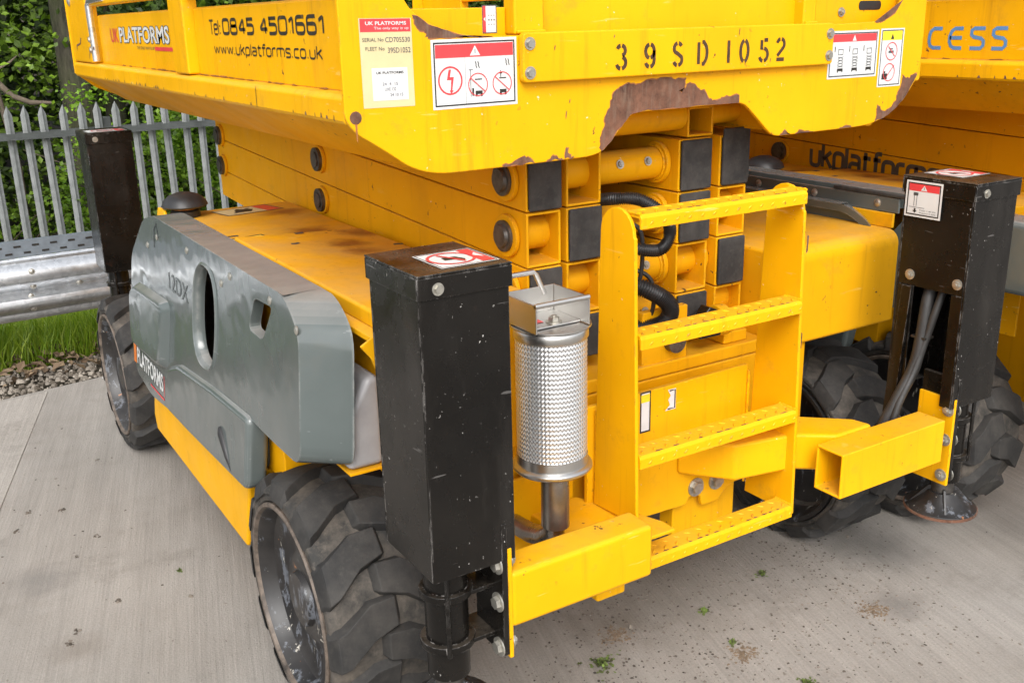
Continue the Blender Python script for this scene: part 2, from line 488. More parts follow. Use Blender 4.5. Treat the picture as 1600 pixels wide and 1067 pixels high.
ROOT_OFF = Vector((0, 0, 0))
def obj(name, mb, mat, parent=None, bevel=0.0, seg=2, smooth=32, recalc=True):
    """one mesh object; mesh coordinates are world coordinates minus the current thing's base"""
    mats = mat if isinstance(mat, (list, tuple)) else [mat]
    me = mb.mesh(name, mats, ROOT_OFF, recalc, smooth) if isinstance(mb, MB) else mb
    o = bpy.data.objects.new(name, me)
    COL.objects.link(o)
    if parent:
        o.parent = parent
    else:
        o.location = ROOT_OFF
    if bevel:
        b = o.modifiers.new('bevel', 'BEVEL')
        b.width = bevel
        b.segments = seg
        b.limit_method = 'ANGLE'
        b.angle_limit = R(35)
        b.harden_normals = True
    return o
def grp(name, parent=None):
    o = bpy.data.objects.new(name, None)
    COL.objects.link(o)
    o.empty_display_size = 0.1
    if parent:
        o.parent = parent
    else:
        o.location = ROOT_OFF
    return o
def tag(o, label=None, cat=None, group=None, kind=None):
    for k_, v_ in (('label', label), ('category', cat), ('group', group), ('kind', kind)):
        if v_:
            o[k_] = v_
    return o
def bx(name, x0, x1, y0, y1, z0, z1, mat, parent, bevel=0.004):
    return obj(name, MB().box(x0, x1, y0, y1, z0, z1), mat, parent, bevel)

_bolt = {}
def bolt_mesh(r, kind='hex'):
    key = (round(r, 4), kind)
    if key not in _bolt:
        m = MB()
        m.cyl((0, 0, 0), (0, 0, r*0.22), r*1.45, n=18)
        if kind == 'hex':
            m.cyl((0, 0, r*0.22), (0, 0, r*0.95), r, r*0.96, n=6)
            m.cyl((0, 0, r*0.95), (0, 0, r*1.25), r*0.5, n=10)
        elif kind == 'head':
            m.cyl((0, 0, r*0.22), (0, 0, r*0.8), r, r*0.93, n=6)
        else:
            m.cyl((0, 0, r*0.22), (0, 0, r*0.5), r*1.25, r*0.9, n=14)
            m.cyl((0, 0, r*0.5), (0, 0, r*0.72), r*0.9, r*0.4, n=14)
        _bolt[key] = m.mesh('bolt', [BOLT])
    return _bolt[key]
def bolt(p, d, r, parent, kind='hex', name='bolt'):
    o = bpy.data.objects.new(name, bolt_mesh(r, kind))
    COL.objects.link(o)
    o.parent = parent
    o.location = Vector(p)-ROOT_OFF
    o.rotation_euler = Vector(d).to_track_quat('Z', 'Y').to_euler()
    return o

# ---- flat print: letters, strokes and labels laid on a plane
_tc = {}
def text2d(txt, bold=0.0):
    key = (txt, bold)
    if key not in _tc:
        cu = bpy.data.curves.new('lettering', 'FONT')
        cu.body = txt
        cu.offset = bold
        cu.resolution_u = 3
        to = bpy.data.objects.new('lettering', cu)
        COL.objects.link(to)
        dg = bpy.context.evaluated_depsgraph_get()
        me = bpy.data.meshes.new_from_object(to.evaluated_get(dg))
        vs_ = [(v.co.x, v.co.y) for v in me.vertices]
        fs = [list(p.vertices) for p in me.polygons]
        bpy.data.objects.remove(to)
        bpy.data.curves.remove(cu)
        bpy.data.meshes.remove(me)
        x0, x1 = min(v[0] for v in vs_), max(v[0] for v in vs_)
        y0, y1 = min(v[1] for v in vs_), max(v[1] for v in vs_)
        _tc[key] = ([((a-x0)/(x1-x0), (b-y0)/(y1-y0)) for a, b in vs_], fs)
    return _tc[key]

class Flat:
    """flat print on a plane: o = lower left corner, U and V span the label (unit square)"""
    def __init__(s, o, U, V, lift=0.0007, step=0.0004):
        s.o, s.U, s.V = Vector(o), Vector(U), Vector(V)
        s.N = s.U.cross(s.V).normalized()
        s.lift, s.step = lift, step
        s.mb = MB()
        s.mats = []
        s.asp = s.U.length/s.V.length
    def slot(s, m):
        if m not in s.mats:
            s.mats.append(m)
        return s.mats.index(m)
    def P(s, u, v, L=0):
        return s.o+s.U*u+s.V*v+s.N*(s.lift+s.step*L)
    def poly(s, pts, m, L=1):
        s.mb.add([s.P(u, v, L) for u, v in pts], [list(range(len(pts)))], s.slot(m))
        return s
    def rect(s, u0, v0, u1, v1, m, L=1):
        return s.poly([(u0, v0), (u1, v0), (u1, v1), (u0, v1)], m, L)
    def frame(s, u0, v0, u1, v1, w, m, L=1):
        wu, wv = w/s.asp, w
        s.rect(u0, v0, u1, v0+wv, m, L)
        s.rect(u0, v1-wv, u1, v1, m, L)
        s.rect(u0, v0+wv, u0+wu, v1-wv, m, L)
        return s.rect(u1-wu, v0+wv, u1, v1-wv, m, L)
    def line(s, pts, w, m, L=2):
        """stroke of width w (in units of V)"""
        q = [Vector((u*s.asp, v)) for u, v in pts]
        n = len(q)
        L_, R_ = [], []
        for i in range(n):
            d = (q[min(i+1, n-1)]-q[max(i-1, 0)])
            d = d.normalized() if d.length > 1e-9 else Vector((1, 0))
            k = Vector((-d.y, d.x))*w*0.5
            L_.append(q[i]+k)
            R_.append(q[i]-k)
        vs_ = [s.P(a.x/s.asp, a.y, L) for a in L_+R_]
        s.mb.add(vs_, [(i, i+1, n+i+1, n+i) for i in range(n-1)], s.slot(m))
        return s
    def ring(s, cu, cv, r, w, m, L=2, n=28):
        pts = [(cu+r*math.cos(2*math.pi*i/n)/s.asp, cv+r*math.sin(2*math.pi*i/n)) for i in range(n+1)]
        return s.line(pts, w, m, L)
    def disc(s, cu, cv, r, m, L=1, n=24):
        return s.poly([(cu+r*math.cos(2*math.pi*i/n)/s.asp, cv+r*math.sin(2*math.pi*i/n)) for i in range(n)], m, L)
    def text(s, t, u0, v0, u1, v1, m, L=2, bold=0.0):
        vs_, fs = text2d(t, bold)
        s.mb.add([s.P(u0+a*(u1-u0), v0+b*(v1-v0), L) for a, b in vs_], fs, s.slot(m))
        return s
    def obj(s, name, parent):
        o = obj(name, s.mb, s.mats, parent, smooth=0, recalc=False)
        return o

def jag(pts, amp, n=3, seed=1):
    rnd = random.Random(seed)
    out = list(pts)
    for _ in range(n):
        q = []
        for i, p in enumerate(out):
            r_ = out[(i+1) % len(out)]
            q.append(p)
            d = math.hypot(r_[0]-p[0], r_[1]-p[1])
            a = min(amp, d*0.28)
            q.append(((p[0]+r_[0])/2+rnd.uniform(-a, a), (p[1]+r_[1])/2+rnd.uniform(-a, a)))
        out = q
        amp *= 0.6
    return out

def rounded(pts, r, closed=False, n=4):
    out = []
    m = len(pts)
    for i in range(m):
        if not closed and i in (0, m-1):
            out.append(tuple(pts[i]))
            continue
        p, a_, b2 = Vector(pts[i]), Vector(pts[i-1]), Vector(pts[(i+1) % m])
        u, w = a_-p, b2-p
        rr = min(r, u.length*0.48, w.length*0.48)
        s_, e_ = p+u.normalized()*rr, p+w.normalized()*rr
        for j in range(n+1):
            t = j/n
            out.append(tuple((1-t)**2*s_+2*t*(1-t)*p+t*t*e_))
    if closed:
        out.append(out[0])
        out.append(out[1])
    return out
SQ = {  # squarish technical lettering: (advance, strokes); a stroke that starts with 'o' is closed
 '0': (.80, [['o', (0, 0), (.62, 0), (.62, 1), (0, 1)]]), '1': (.56, [[(.02, .74), (.30, 1), (.30, 0)]]),
 '4': (.80, [[(.48, 0), (.48, 1), (0, .28), (.64, .28)]]), '5': (.80, [[(.58, .97), (.0, .97)], [(.07, 1.0), (.05, .545)], [(.0, .58), (.60, .58), (.60, 0), (0, 0)]]),
 '6': (.80, [[(.58, 1), (0, 1), (0, 0), (.60, 0), (.60, .57), (.02, .57)]]), '8': (.80, [['o', (0, 0), (.62, 0), (.62, .53), (0, .53)], ['o', (.04, .53), (.58, .53), (.58, 1), (.04, 1)]]),
 'T': (.70, [[(0, 1), (.58, 1)], [(.29, 1), (.29, 0)]]), 'e': (.64, [[(0, .37), (.48, .37), (.48, .72), (0, .72), (0, 0), (.48, 0)]]), 'l': (.20, [[(0, 0), (0, 1)]]),
 ':': (.30, [[(.03, .02), (.03, .16)], [(.03, .52), (.03, .66)]]), ' ': (.40, []), '.': (.24, [[(.03, -.02), (.03, .13)]]),
 'w': (.98, [[(0, .72), (.20, 0), (.40, .72), (.60, 0), (.80, .72)]]), 'u': (.68, [[(0, .72), (0, 0), (.50, 0), (.50, .72)]]),
 'k': (.64, [[(0, 1), (0, 0)], [(.46, .72), (.03, .36)], [(.16, .45), (.50, 0)]]), 'p': (.68, [[(0, -.28), (0, .72), (.50, .72), (.50, 0), (.02, 0)]]),
 'a': (.68, [[(.02, .72), (.50, .72), (.50, 0), (0, 0), (0, .39), (.48, .39)]]), 't': (.54, [[(.13, .96), (.13, 0), (.42, 0)], [(0, .72), (.40, .72)]]),
 'f': (.52, [[(.42, 1), (.14, 1), (.14, 0)], [(0, .72), (.38, .72)]]), 'o': (.70, [['o', (0, 0), (.52, 0), (.52, .72), (0, .72)]]), 'r': (.52, [[(0, 0), (0, .72), (.36, .72)]]),
 'm': (1.0, [[(0, 0), (0, .72), (.82, .72), (.82, 0)], [(.41, .72), (.41, 0)]]), 's': (.66, [[(.48, .72), (0, .72), (0, .38), (.48, .34), (.48, 0), (0, 0)]]), 'c': (.64, [[(.48, .72), (0, .72), (0, 0), (.48, 0)]]),
}
def sq_text(f, txt, u0, v0, u1, v1, w, m, L=0, r=0.2):
    tot = sum(SQ[c][0] for c in txt)-0.16
    x = 0.0
    sv = v1-v0
    for ch in txt:
        adv, strokes = SQ[ch]
        for st in strokes:
            cl = st[0] == 'o'
            q = rounded(st[1:] if cl else st, r, cl)
            f.line([(u0+(u1-u0)*(x+a_)/tot, v0+sv*b2) for a_, b2 in q], w*sv, m, L)
        x += adv
    return f

# ================================================================== THE SETTING
def edge_y(x):                                        # far edge of the concrete yard
    return 5.363+(x-0.288)*0.152
# ground: flat by the yard, falling away behind the crash barrier, rising again under the wood
def gz(x, y):
    e = edge_y(max(-3, min(3.5, x)))
    d = y-e
    if d < 0.9:
        return -0.035
    if d < 3.2:
        return -0.035-0.55*((d-0.9)/2.3)
    if d < 7:
        return -0.585
    return min(14, -0.585+0.32*(d-7))
m = MB()
xs = [-120, -60, -30, -15]+[-10+0.8*i for i in range(31)]+[18, 30, 60, 120]
ys = [-120, -60, -20, -5, 3]+[4+0.35*i for i in range(28)]+[14.5, 16, 18, 22, 30, 45, 80, 140]
for y in ys:
    for x in xs:
        z = gz(x, y)
        if 5 < y < 20:
            z += random.uniform(-0.015, 0.015)
        m.v.append((x, y, z))
W = len(xs)
for j in range(len(ys)-1):
    for i in range(W-1):
        m.f.append([j*W+i, j*W+i+1, (j+1)*W+i+1, (j+1)*W+i])
m.mi = [0]*len(m.f)
tag(obj('ground', m, SOIL), kind='structure')
# concrete yard: a slab 5 cm thick
yard = tag(obj('concrete_yard', MB().prism([(-40, -40), (40, -40), (40, edge_y(3.5)), (3.5, edge_y(3.5)), (-3, edge_y(-3)), (-40, edge_y(-3))], 'Z', -0.06, 0.0), CONCRETE, bevel=0.006), kind='structure')
# a paler bay of concrete on the left, cast against the joint
d = Vector((math.sin(R(15.3)), math.cos(R(15.3)), 0))
j0 = Vector((0.476, 5.229, 0))
a = j0+d*0.12
b_ = j0-d*9
bay = [(a.x, a.y), (b_.x, b_.y), (b_.x-4, b_.y+0.6), (a.x-4, edge_y(a.x-4)-0.03)]
obj('concrete_bay', MB().prism(bay, 'Z', -0.03, 0.004), CONCRETE2, yard, 0.002)

# ---- loose dirt on the concrete (nobody could count it)
def clods(name, n, place, rmin, rmax, mat, flat=0.45, seed=3, pw=3):
    rnd = random.Random(seed)
    mm = MB()
    for _ in range(n):
        x, y, z = place(rnd)
        r = rmin+(rmax-rmin)*rnd.random()**pw
        k = rnd.randint(5, 7)
        a0 = rnd.random()*6.3
        el = rnd.uniform(0.3, 1.0)
        ca, sa = math.cos(a0), math.sin(a0)
        low, top = [], []
        for i in range(k):
            t = 2*math.pi*i/k
            q = r*rnd.uniform(0.7, 1.2)
            u, w = q*math.cos(t), q*el*math.sin(t)
            low.append((x+u*ca-w*sa, y+u*sa+w*ca, z-0.001))
            top.append((x+(u*ca-w*sa)*0.6, y+(u*sa+w*ca)*0.6, z+r*flat*rnd.uniform(0.6, 1.1)))
        b = len(mm.v)
        mm.v += low+top
        mm.f += [[b+i, b+(i+1) % k, b+k+(i+1) % k, b+k+i] for i in range(k)]+[[b+k+i for i in range(k)]]
    mm.mi = [0]*len(mm.f)
    return mm
drifts = [(random.gauss(1.85, 0.38), random.gauss(2.0, 0.28)) for _ in range(26)]
def yard_place(rnd):
    while True:
        if rnd.random() < 0.72:                       # more of it in front of and under the lift
            cx_, cy_ = drifts[int(rnd.random()**1.5*len(drifts))]
            x, y = rnd.gauss(cx_, 0.16), rnd.gauss(cy_, 0.13)
        else:
            x, y = rnd.uniform(-0.6, 4.5), rnd.uniform(0.7, 5.6)
        if y < edge_y(x)-0.02:
            return x, y, 0.0
tag(obj('dirt_crumbs', clods('dirt', 13000, yard_place, 0.0007, 0.0075, DIRT, 0.3, 3, 6), DIRT, smooth=0),
    'dark crumbs of earth scattered over the concrete', 'dirt', kind='stuff')
spots = [(0.347, 3.887), (0.386, 3.092), (0.332, 3.482), (0.176, 3.80), (0.237, 3.943), (0.42, 3.6), (0.221, 2.93), (0.25, 2.98), (0.55, 4.3)]
def clump_place(rnd):
    x, y = rnd.choice(spots)
    return x+rnd.gauss(0, 0.006), y+rnd.gauss(0, 0.008), 0.0
tag(obj('mud_clumps', clods('mud', 140, clump_place, 0.0015, 0.010, MUD, 0.35, 9, 2), DIRT, smooth=0),
    'small brown mud clumps on the concrete left of the lift', 'mud', kind='stuff')
patch = [(1.847, 1.783), (2.338, 1.723), (1.60, 2.06)]
def patch_place(rnd):
    x, y = rnd.choice(patch[:3])
    return x+rnd.gauss(0, 0.024), y+rnd.gauss(0, 0.02), 0.0
tag(obj('dried_mud', clods('mud', 900, patch_place, 0.001, 0.008, MUD, 0.3, 10, 2), MUD, smooth=0),
    'patches of dried brown mud on the concrete before the ladder', 'mud', kind='stuff')
# moss tufts growing on the slab, each one its own little plant
def tuft(x, y, r, n, label, seed):
    global ROOT_OFF
    rnd = random.Random(seed)
    ROOT_OFF = Vector((x, y, 0.0))
    mm = MB()
    for _ in range(n):
        t = rnd.random()*6.3
        q = r*abs(rnd.gauss(0, 0.55))*(1+0.35*math.sin(3*t+seed)+0.25*math.sin(5*t))
        px, py = x+q*math.cos(t), y+q*math.sin(t)
        s_ = rnd.uniform(0.003, 0.0075)
        h = rnd.uniform(0.002, 0.014)*max(0.25, 1.15-q/r)
        a_ = rnd.random()*6.3
        dx, dy = s_*math.cos(a_), s_*math.sin(a_)
        mm.add([(px-dx, py-dy, 0.001), (px+dy*0.8, py-dx*0.8, h*0.7), (px+dx, py+dy, h+0.002), (px-dy*0.8, py+dx*0.8, h*0.8)], [(0, 1, 2, 3)])
    o = obj('moss_tuft', mm, MOSS, smooth=0, recalc=False)
    ROOT_OFF = Vector((0, 0, 0))
    return tag(o, label, 'moss', 'moss tufts on the concrete')
tuft(1.481, 1.967, 0.034, 190, 'largest bright green moss tuft on the concrete near the left stabiliser beam', 1)
tuft(1.857, 1.833, 0.012, 45, 'small moss tuft on the concrete beside the brown mud patch', 2)
tuft(1.893, 1.580, 0.026, 110, 'green moss tuft at the bottom edge of the picture', 3)
tuft(1.902, 2.005, 0.012, 40, 'small moss tuft on the concrete under the lowest ladder tread', 4)
tuft(2.205, 2.063, 0.020, 80, 'pale grey green moss tuft below the right end of the lowest tread', 5)
tuft(0.608, 3.171, 0.008, 22, 'tiny moss tuft on the bare concrete left of the front wheel', 6)

# small pale pebbles lying about
def pebble(x, y, r, label):
    global ROOT_OFF
    ROOT_OFF = Vector((x, y, 0.0))
    mm = clods('pebble', 1, lambda q: (x, y, 0.0), r, r, WHITE, 0.8, int(x*1000))
    o = obj('pebble', mm, STONE, bevel=r*0.2)
    ROOT_OFF = Vector((0, 0, 0))
    return tag(o, label, 'stone', 'loose pebbles on the concrete')
pebble(0.595, 2.988, 0.011, 'white pebble alone on the concrete left of the front wheel')
pebble(1.661, 2.063, 0.011, 'pale pebble on the dirty concrete below the left stabiliser beam')
pebble(1.703, 2.181, 0.008, 'smaller pale pebble just under the left stabiliser beam')

# ---- gravel strip along the edge of the slab, dead leaves and grass behind it
def grav_place(rnd):
    x = rnd.uniform(-2.5, 4.0)
    dd = rnd.random()
    return x, edge_y(x)+0.01+dd*0.42, -0.022+rnd.random()*0.015
gm = clods('gravel', 5200, grav_place, 0.005, 0.024, STONE, 0.7, 21, 2)
tag(obj('gravel_strip', gm, STONE, smooth=0), 'strip of brown and cream gravel along the concrete edge', 'gravel', kind='stuff')
def flat_leaves(n, place, s0, s1, seed, curl=0.4, tilt=0.5):
    rnd = random.Random(seed)
    mm = MB()
    for _ in range(n):
        p = Vector(place(rnd))
        s_ = rnd.uniform(s0, s1)
        nrm = Vector((rnd.gauss(0, tilt), rnd.gauss(0, tilt), 1)).normalized()
        a_ = nrm.orthogonal().normalized()
        b2 = nrm.cross(a_)
        t = rnd.random()*6.3
        u = a_*math.cos(t)+b2*math.sin(t)
        w = nrm.cross(u)
        mm.add([p-u*s_, p+w*s_*0.5+nrm*s_*curl*rnd.random(), p+u*s_, p-w*s_*0.5+nrm*s_*curl*rnd.random()], [(0, 1, 2), (0, 2, 3)])
    return mm
def dl_place(rnd):
    x = rnd.uniform(-2.5, 4.0)
    return x, edge_y(x)+rnd.uniform(0.22, 0.75), -0.01+rnd.random()*0.05
tag(obj('dead_leaves', flat_leaves(1700, dl_place, 0.015, 0.05, 5), DEADLEAF, smooth=0, recalc=False),
    'litter of brown dead leaves between gravel and grass', 'leaves', kind='stuff')
def blades(n, place, h0, h1, seed):
    rnd = random.Random(seed)
    mm = MB()
    for _ in range(n):
        x, y, z = place(rnd)
        h = rnd.uniform(h0, h1)
        w = rnd.uniform(0.0022, 0.0045)
        t = rnd.random()*6.3
        cx, cy = math.cos(t)*w, math.sin(t)*w
        lx, ly = rnd.gauss(0, 0.28)*h, rnd.gauss(0, 0.28)*h
        mm.add([(x-cx, y-cy, z), (x+cx, y+cy, z), (x+cx*0.8+lx*0.35, y+cy*0.8+ly*0.35, z+h*0.55), (x-cx*0.8+lx*0.35, y-cy*0.8+ly*0.35, z+h*0.55), (x+lx, y+ly, z+h)],
               [(0, 1, 2, 3), (3, 2, 4)])
    return mm
def gr_place(rnd):
    x = rnd.uniform(-1.8, 3.2)
    y = edge_y(x)+0.50+1.5*rnd.random()**1.3
    return x, y, gz(x, y)-0.01
tag(obj('grass_verge', blades(21000, gr_place, 0.10, 0.30, 8), GRASS, smooth=0, recalc=False),
    'bright green grass verge under the crash barrier', 'grass', kind='stuff')

# ---- crash barrier (galvanised W beam) along the yard edge
def barrier():
    global ROOT_OFF
    ROOT_OFF = Vector((0.6, 5.78, 0))
    t = tag(grp('crash_barrier'), 'shiny galvanised crash barrier along the edge of the yard', 'crash barrier')
    prof = [(0.00, 0.275), (-0.012, 0.29), (-0.012, 0.315), (-0.075, 0.355), (-0.083, 0.375), (-0.083, 0.385), (-0.075, 0.405), (-0.012, 0.425), (-0.004, 0.437),
            (-0.012, 0.45), (-0.075, 0.487), (-0.083, 0.505), (-0.083, 0.53), (-0.075, 0.55), (-0.012, 0.585), (-0.012, 0.60), (0.0, 0.612)]
    def yb(x):
        return 5.80+(x-0.6)*0.06
    def beam(x0, x1, off):
        mm = MB()
        n = len(prof)
        for x in (x0, x1):
            for th in (0.0, 0.004):
                mm.v += [(x, yb(x)+p[0]+th-off, p[1]) for p in prof]
        for i in range(n-1):
            mm.f += [[i, i+1, 2*n+i+1, 2*n+i], [n+i+1, n+i, 3*n+i, 3*n+i+1], [i, n+i, n+i+1, i+1], [2*n+i+1, 3*n+i+1, 3*n+i, 2*n+i]]
        mm.f += [[0, 2*n, 3*n, n], [n-1, 2*n-1, 4*n-1, 3*n-1]]
        mm.mi = [0]*len(mm.f)
        return obj('rail_beam', mm, GALV, t, smooth=40)
    b1 = beam(-4.0, 0.62, 0.0)
    b2 = beam(0.50, 5.2, 0.005)
    b3 = beam(-8.5, -3.9, 0.005)
    for x in (0.545, 0.98):
        for z, dy in ((0.548, -0.081), (0.462, -0.04), (0.412, -0.055), (0.352, -0.071)):
            bolt((x+0.02*(z > 0.45), yb(x)+dy, z), (0, -1, 0.15 if z > 0.45 else -0.15), 0.011, b2, 'dome')
    bolt((0.80, yb(0.8)-0.008, 0.437), (0, -1, 0), 0.014, b2, 'dome')
    for x in (-2.5, -0.4, 1.7, 3.8):
        obj('barrier_post', MB().box(x-0.05, x+0.05, yb(x)+0.012, yb(x)+0.11, -0.2, 0.60), GALV, t, 0.004)
    # slotted cable tray lying along the top
    tr = MB()
    for x0, x1 in ((-4.0, 1.12),):
        tr.add([(x0, yb(x0)-0.005, 0.615), (x1, yb(x1)-0.005, 0.615), (x1, yb(x1)+0.0, 0.700), (x0, yb(x0)+0.0, 0.700),
                (x0, yb(x0)+0.022, 0.702), (x1, yb(x1)+0.022, 0.702), (x0, yb(x0)+0.022, 0.695), (x1, yb(x1)+0.022, 0.695)],
               [(0, 1, 2, 3), (3, 2, 5, 4), (4, 5, 7, 6)])
    ct = obj('cable_tray', tr, TRAYGREY, t, smooth=0, recalc=False)
    so = ct.modifiers.new('sheet', 'SOLIDIFY')
    so.thickness = 0.004
    sm = MB()
    for i in range(42):
        x = -2.6+i*0.09
        for z in (0.637, 0.672):
            xx = x+(0.045 if z > 0.65 else 0)
            if xx < 1.07:
                y0 = yb(xx)-0.005+(z-0.615)/0.085*0.005-0.0035
                sm.add([(xx, y0, z-0.005), (xx+0.035, y0+0.0021, z-0.005), (xx+0.035, y0+0.0021, z+0.005), (xx, y0, z+0.005)], [(0, 1, 2, 3)])
    tag(obj('tray_slots', sm, INK, ct, smooth=0, recalc=False), kind='stuff')
    obj('end_strap', MB().box(1.10, 1.15, yb(1.12)-0.10, yb(1.12)-0.09, 0.50, 0.705), GALV, t, 0.002)
    ROOT_OFF = Vector((0, 0, 0))
barrier()

# ---- palisade fence behind it
def fence():
    global ROOT_OFF
    FY = 9.0
    ROOT_OFF = Vector((1.2, FY, -0.6))
    t = tag(grp('palisade_fence'), 'grey galvanised palisade fence with pointed pales before the trees', 'fence')
    # one pale: W-section strip with a notched point
    h, w = 1.79, 0.031
    xs_ = [(-w, 0.012), (-w*0.5, 0.004), (0, -0.012), (w*0.5, 0.004), (w, 0.012)]
    tops = [h-0.075, h-0.035, h, h-0.035, h-0.075]
    mm = MB()
    for th in (0, 0.004):
        for k_, (x, y) in enumerate(xs_):
            mm.v += [(x, y+th, 0), (x, y+th, tops[k_])]
    for k_ in range(4):
        a_, b2 = 2*k_, 2*k_+2
        mm.f += [[a_, b2, b2+1, a_+1], [10+a_+1, 10+b2+1, 10+b2, 10+a_], [a_+1, b2+1, 10+b2+1, 10+a_+1]]
    mm.f += [[0, 1, 11, 10], [8, 18, 19, 9]]
    mm.mi = [0]*len(mm.f)
    pale = mm.mesh('pale', [FENCE], smooth=0)
    pitch = 0.1372
    for i in range(-16, 46):
        x = 0.901+i*pitch
        o = bpy.data.objects.new('pale', pale)
        COL.objects.link(o)
        o.parent = t
        o.location = Vector((x+random.uniform(-0.004, 0.004), FY+0.01, -0.6+random.uniform(-0.012, 0.012)))-ROOT_OFF
        o.rotation_euler = (random.uniform(-0.008, 0.008), random.uniform(-0.012, 0.012), random.uniform(-0.08, 0.08))
    for z in (0.95, -0.35):
        mm = MB()
        mm.box(-1.4, 7.2, FY+0.032, FY+0.040, z-0.028, z+0.028)
        mm.box(-1.4, 7.2, FY+0.041, FY+0.085, z+0.020, z+0.028)
        obj('fence_rail', mm, FENCERAIL, t)
        mm = MB()
        mm.box(-1.4, 7.2, FY-0.030, FY-0.024, z-0.024, z+0.024)
        mm.box(-1.4, 7.2, FY-0.062, FY-0.031, z-0.024, z-0.016)
        obj('fence_rail', mm, FENCERAIL, t)
    for x in (-1.1, 1.66, 4.42, 7.1):
        obj('fence_post', MB().box(x-0.03, x+0.03, FY+0.09, FY+0.17, -0.75, 1.05), FENCERAIL, t, 0.003)
    ROOT_OFF = Vector((0, 0, 0))
fence()

# ---- the wood behind the fence
def leaf_cloud(n, place, s0, s1, seed):
    rnd = random.Random(seed)
    vs_, fs = [], []
    for _ in range(n):
        p = place(rnd)
        s_ = rnd.uniform(s0, s1)
        u = Vector((rnd.gauss(0, 1), rnd.gauss(0, 1), rnd.gauss(-0.2, 0.6))).normalized()
        w = u.cross(Vector((rnd.gauss(0, 0.6), rnd.gauss(-0.4, 0.6), 1))).normalized()
        nn = u.cross(w)
        p = Vector(p)
        b = len(vs_)
        vs_ += [p, p+u*s_*0.5+w*s_*0.36, p+u*s_+nn*s_*0.12, p+u*s_*0.5-w*s_*0.36]
        fs += [(b, b+1, b+2, b+3)]
    mm = MB()
    mm.v, mm.f, mm.mi = [tuple(q) for q in vs_], [list(q) for q in fs], [0]*len(fs)
    return mm
def clustered(centers, spread):
    def place(rnd):
        c = rnd.choice(centers)
        return (c[0]+rnd.gauss(0, spread), c[1]+rnd.gauss(0, spread), c[2]+rnd.gauss(0, spread*0.75))
    return place
def tree(x, y, r, h, lean, label, seed, leaves, lmat, crown_lo, crown_r):
    global ROOT_OFF
    rnd = random.Random(seed)
    z0 = gz(x, y)-0.05
    ROOT_OFF = Vector((x, y, z0))
    t = tag(grp('tree'), label, 'tree', 'trees behind the palisade fence')
    mm = MB()
    pts, rads = [], []
    for i in range(9):
        f_ = i/8
        pts.append((x+lean*f_*h+rnd.uniform(-0.03, 0.03), y+rnd.uniform(-0.03, 0.03), z0+f_*h))
        rads.append(r*(1.25 if i == 0 else 1-0.55*f_))
    mm.tube(pts, rads, 14)
    tr = obj('trunk', mm, BARK, t, smooth=60)
    cs = []
    for i in range(12):
        f_ = rnd.uniform(crown_lo, 0.98)
        a_ = rnd.random()*6.3
        ln = crown_r*rnd.uniform(0.5, 1.0)
        p0 = Vector(pts[min(8, int(f_*8))])
        p1 = p0+Vector((math.cos(a_)*ln, math.sin(a_)*ln, ln*rnd.uniform(0.1, 0.7)))
        mid = (p0+p1)/2+Vector((rnd.uniform(-.1, .1), rnd.uniform(-.1, .1), rnd.uniform(-.15, .1)))
        obj('limb', MB().tube([p0, mid, p1], [r*0.32, r*0.2, r*0.07], 7), BARK, t, smooth=60)
        for k_ in range(5):
            q = p0.lerp(p1, rnd.uniform(0.45, 1.1))
            cs.append((q.x+rnd.gauss(0, .22), q.y+rnd.gauss(0, .22), q.z+rnd.gauss(0, .2)))
    obj('crown', leaf_cloud(leaves, clustered(cs, 0.20), 0.05, 0.105, seed+50), lmat, t, smooth=0, recalc=False)
    ROOT_OFF = Vector((0, 0, 0))
tree(1.62, 10.0, 0.155, 6.2, 0.0, 'thick mossy tree trunk directly behind the pales, left of the lift', 31, 6500, LEAF, 0.50, 1.5)
tree(2.08, 10.9, 0.115, 5.5, 0.01, 'second slimmer tree trunk just right of the thick mossy trunk', 32, 5500, LEAFDK, 0.42, 1.4)
tree(-0.4, 11.2, 0.14, 6.0, -0.02, 'tree beyond the fence at the far left', 33, 5500, LEAF, 0.35, 1.6)
tree(4.1, 11.5, 0.16, 6.5, 0.02, 'tree behind the fence hidden by the lift platform', 34, 5500, LEAF, 0.35, 1.7)
tree(6.6, 12.0, 0.15, 6.5, 0.0, 'tree seen through the platform guard rail gap', 35, 5500, LEAF, 0.30, 1.8)
tree(9.6, 12.4, 0.16, 6.5, 0.0, 'rightmost tree of the wood, behind both lifts', 36, 5500, LEAF, 0.30, 1.8)
rnd0 = random.Random(77)
def under(rnd, ylo, yhi, zhi, xl=-4.0, xr=10.5):
    x = rnd.uniform(xl, xr)
    y = rnd.uniform(ylo, yhi)
    return x, y, gz(x, y)+rnd.random()*zhi
cs = [under(rnd0, 9.7, 12.0, 3.3) for _ in range(330)]
tag(obj('undergrowth', leaf_cloud(62000, clustered(cs, 0.26), 0.045, 0.10, 61), LEAF, smooth=0, recalc=False),
    'tangled green undergrowth of shrubs behind the palisade fence', 'undergrowth', kind='stuff')
cs = [under(rnd0, 11.6, 15.0, 4.6, -4, 11) for _ in range(420)]
tag(obj('woodland_foliage', leaf_cloud(52000, clustered(cs, 0.40), 0.09, 0.20, 62), LEAFDK, smooth=0, recalc=False),
    'dark mass of woodland foliage deep behind the fence', 'foliage', kind='stuff')
cs = [(1.45+rnd0.random()*1.6, 9.2+rnd0.random()*0.5, -0.2+rnd0.random()*1.55) for _ in range(40)]+[(0.3+rnd0.random()*1.5, 9.3+rnd0.random()*0.5, -0.5+rnd0.random()*1.0) for _ in range(22)]
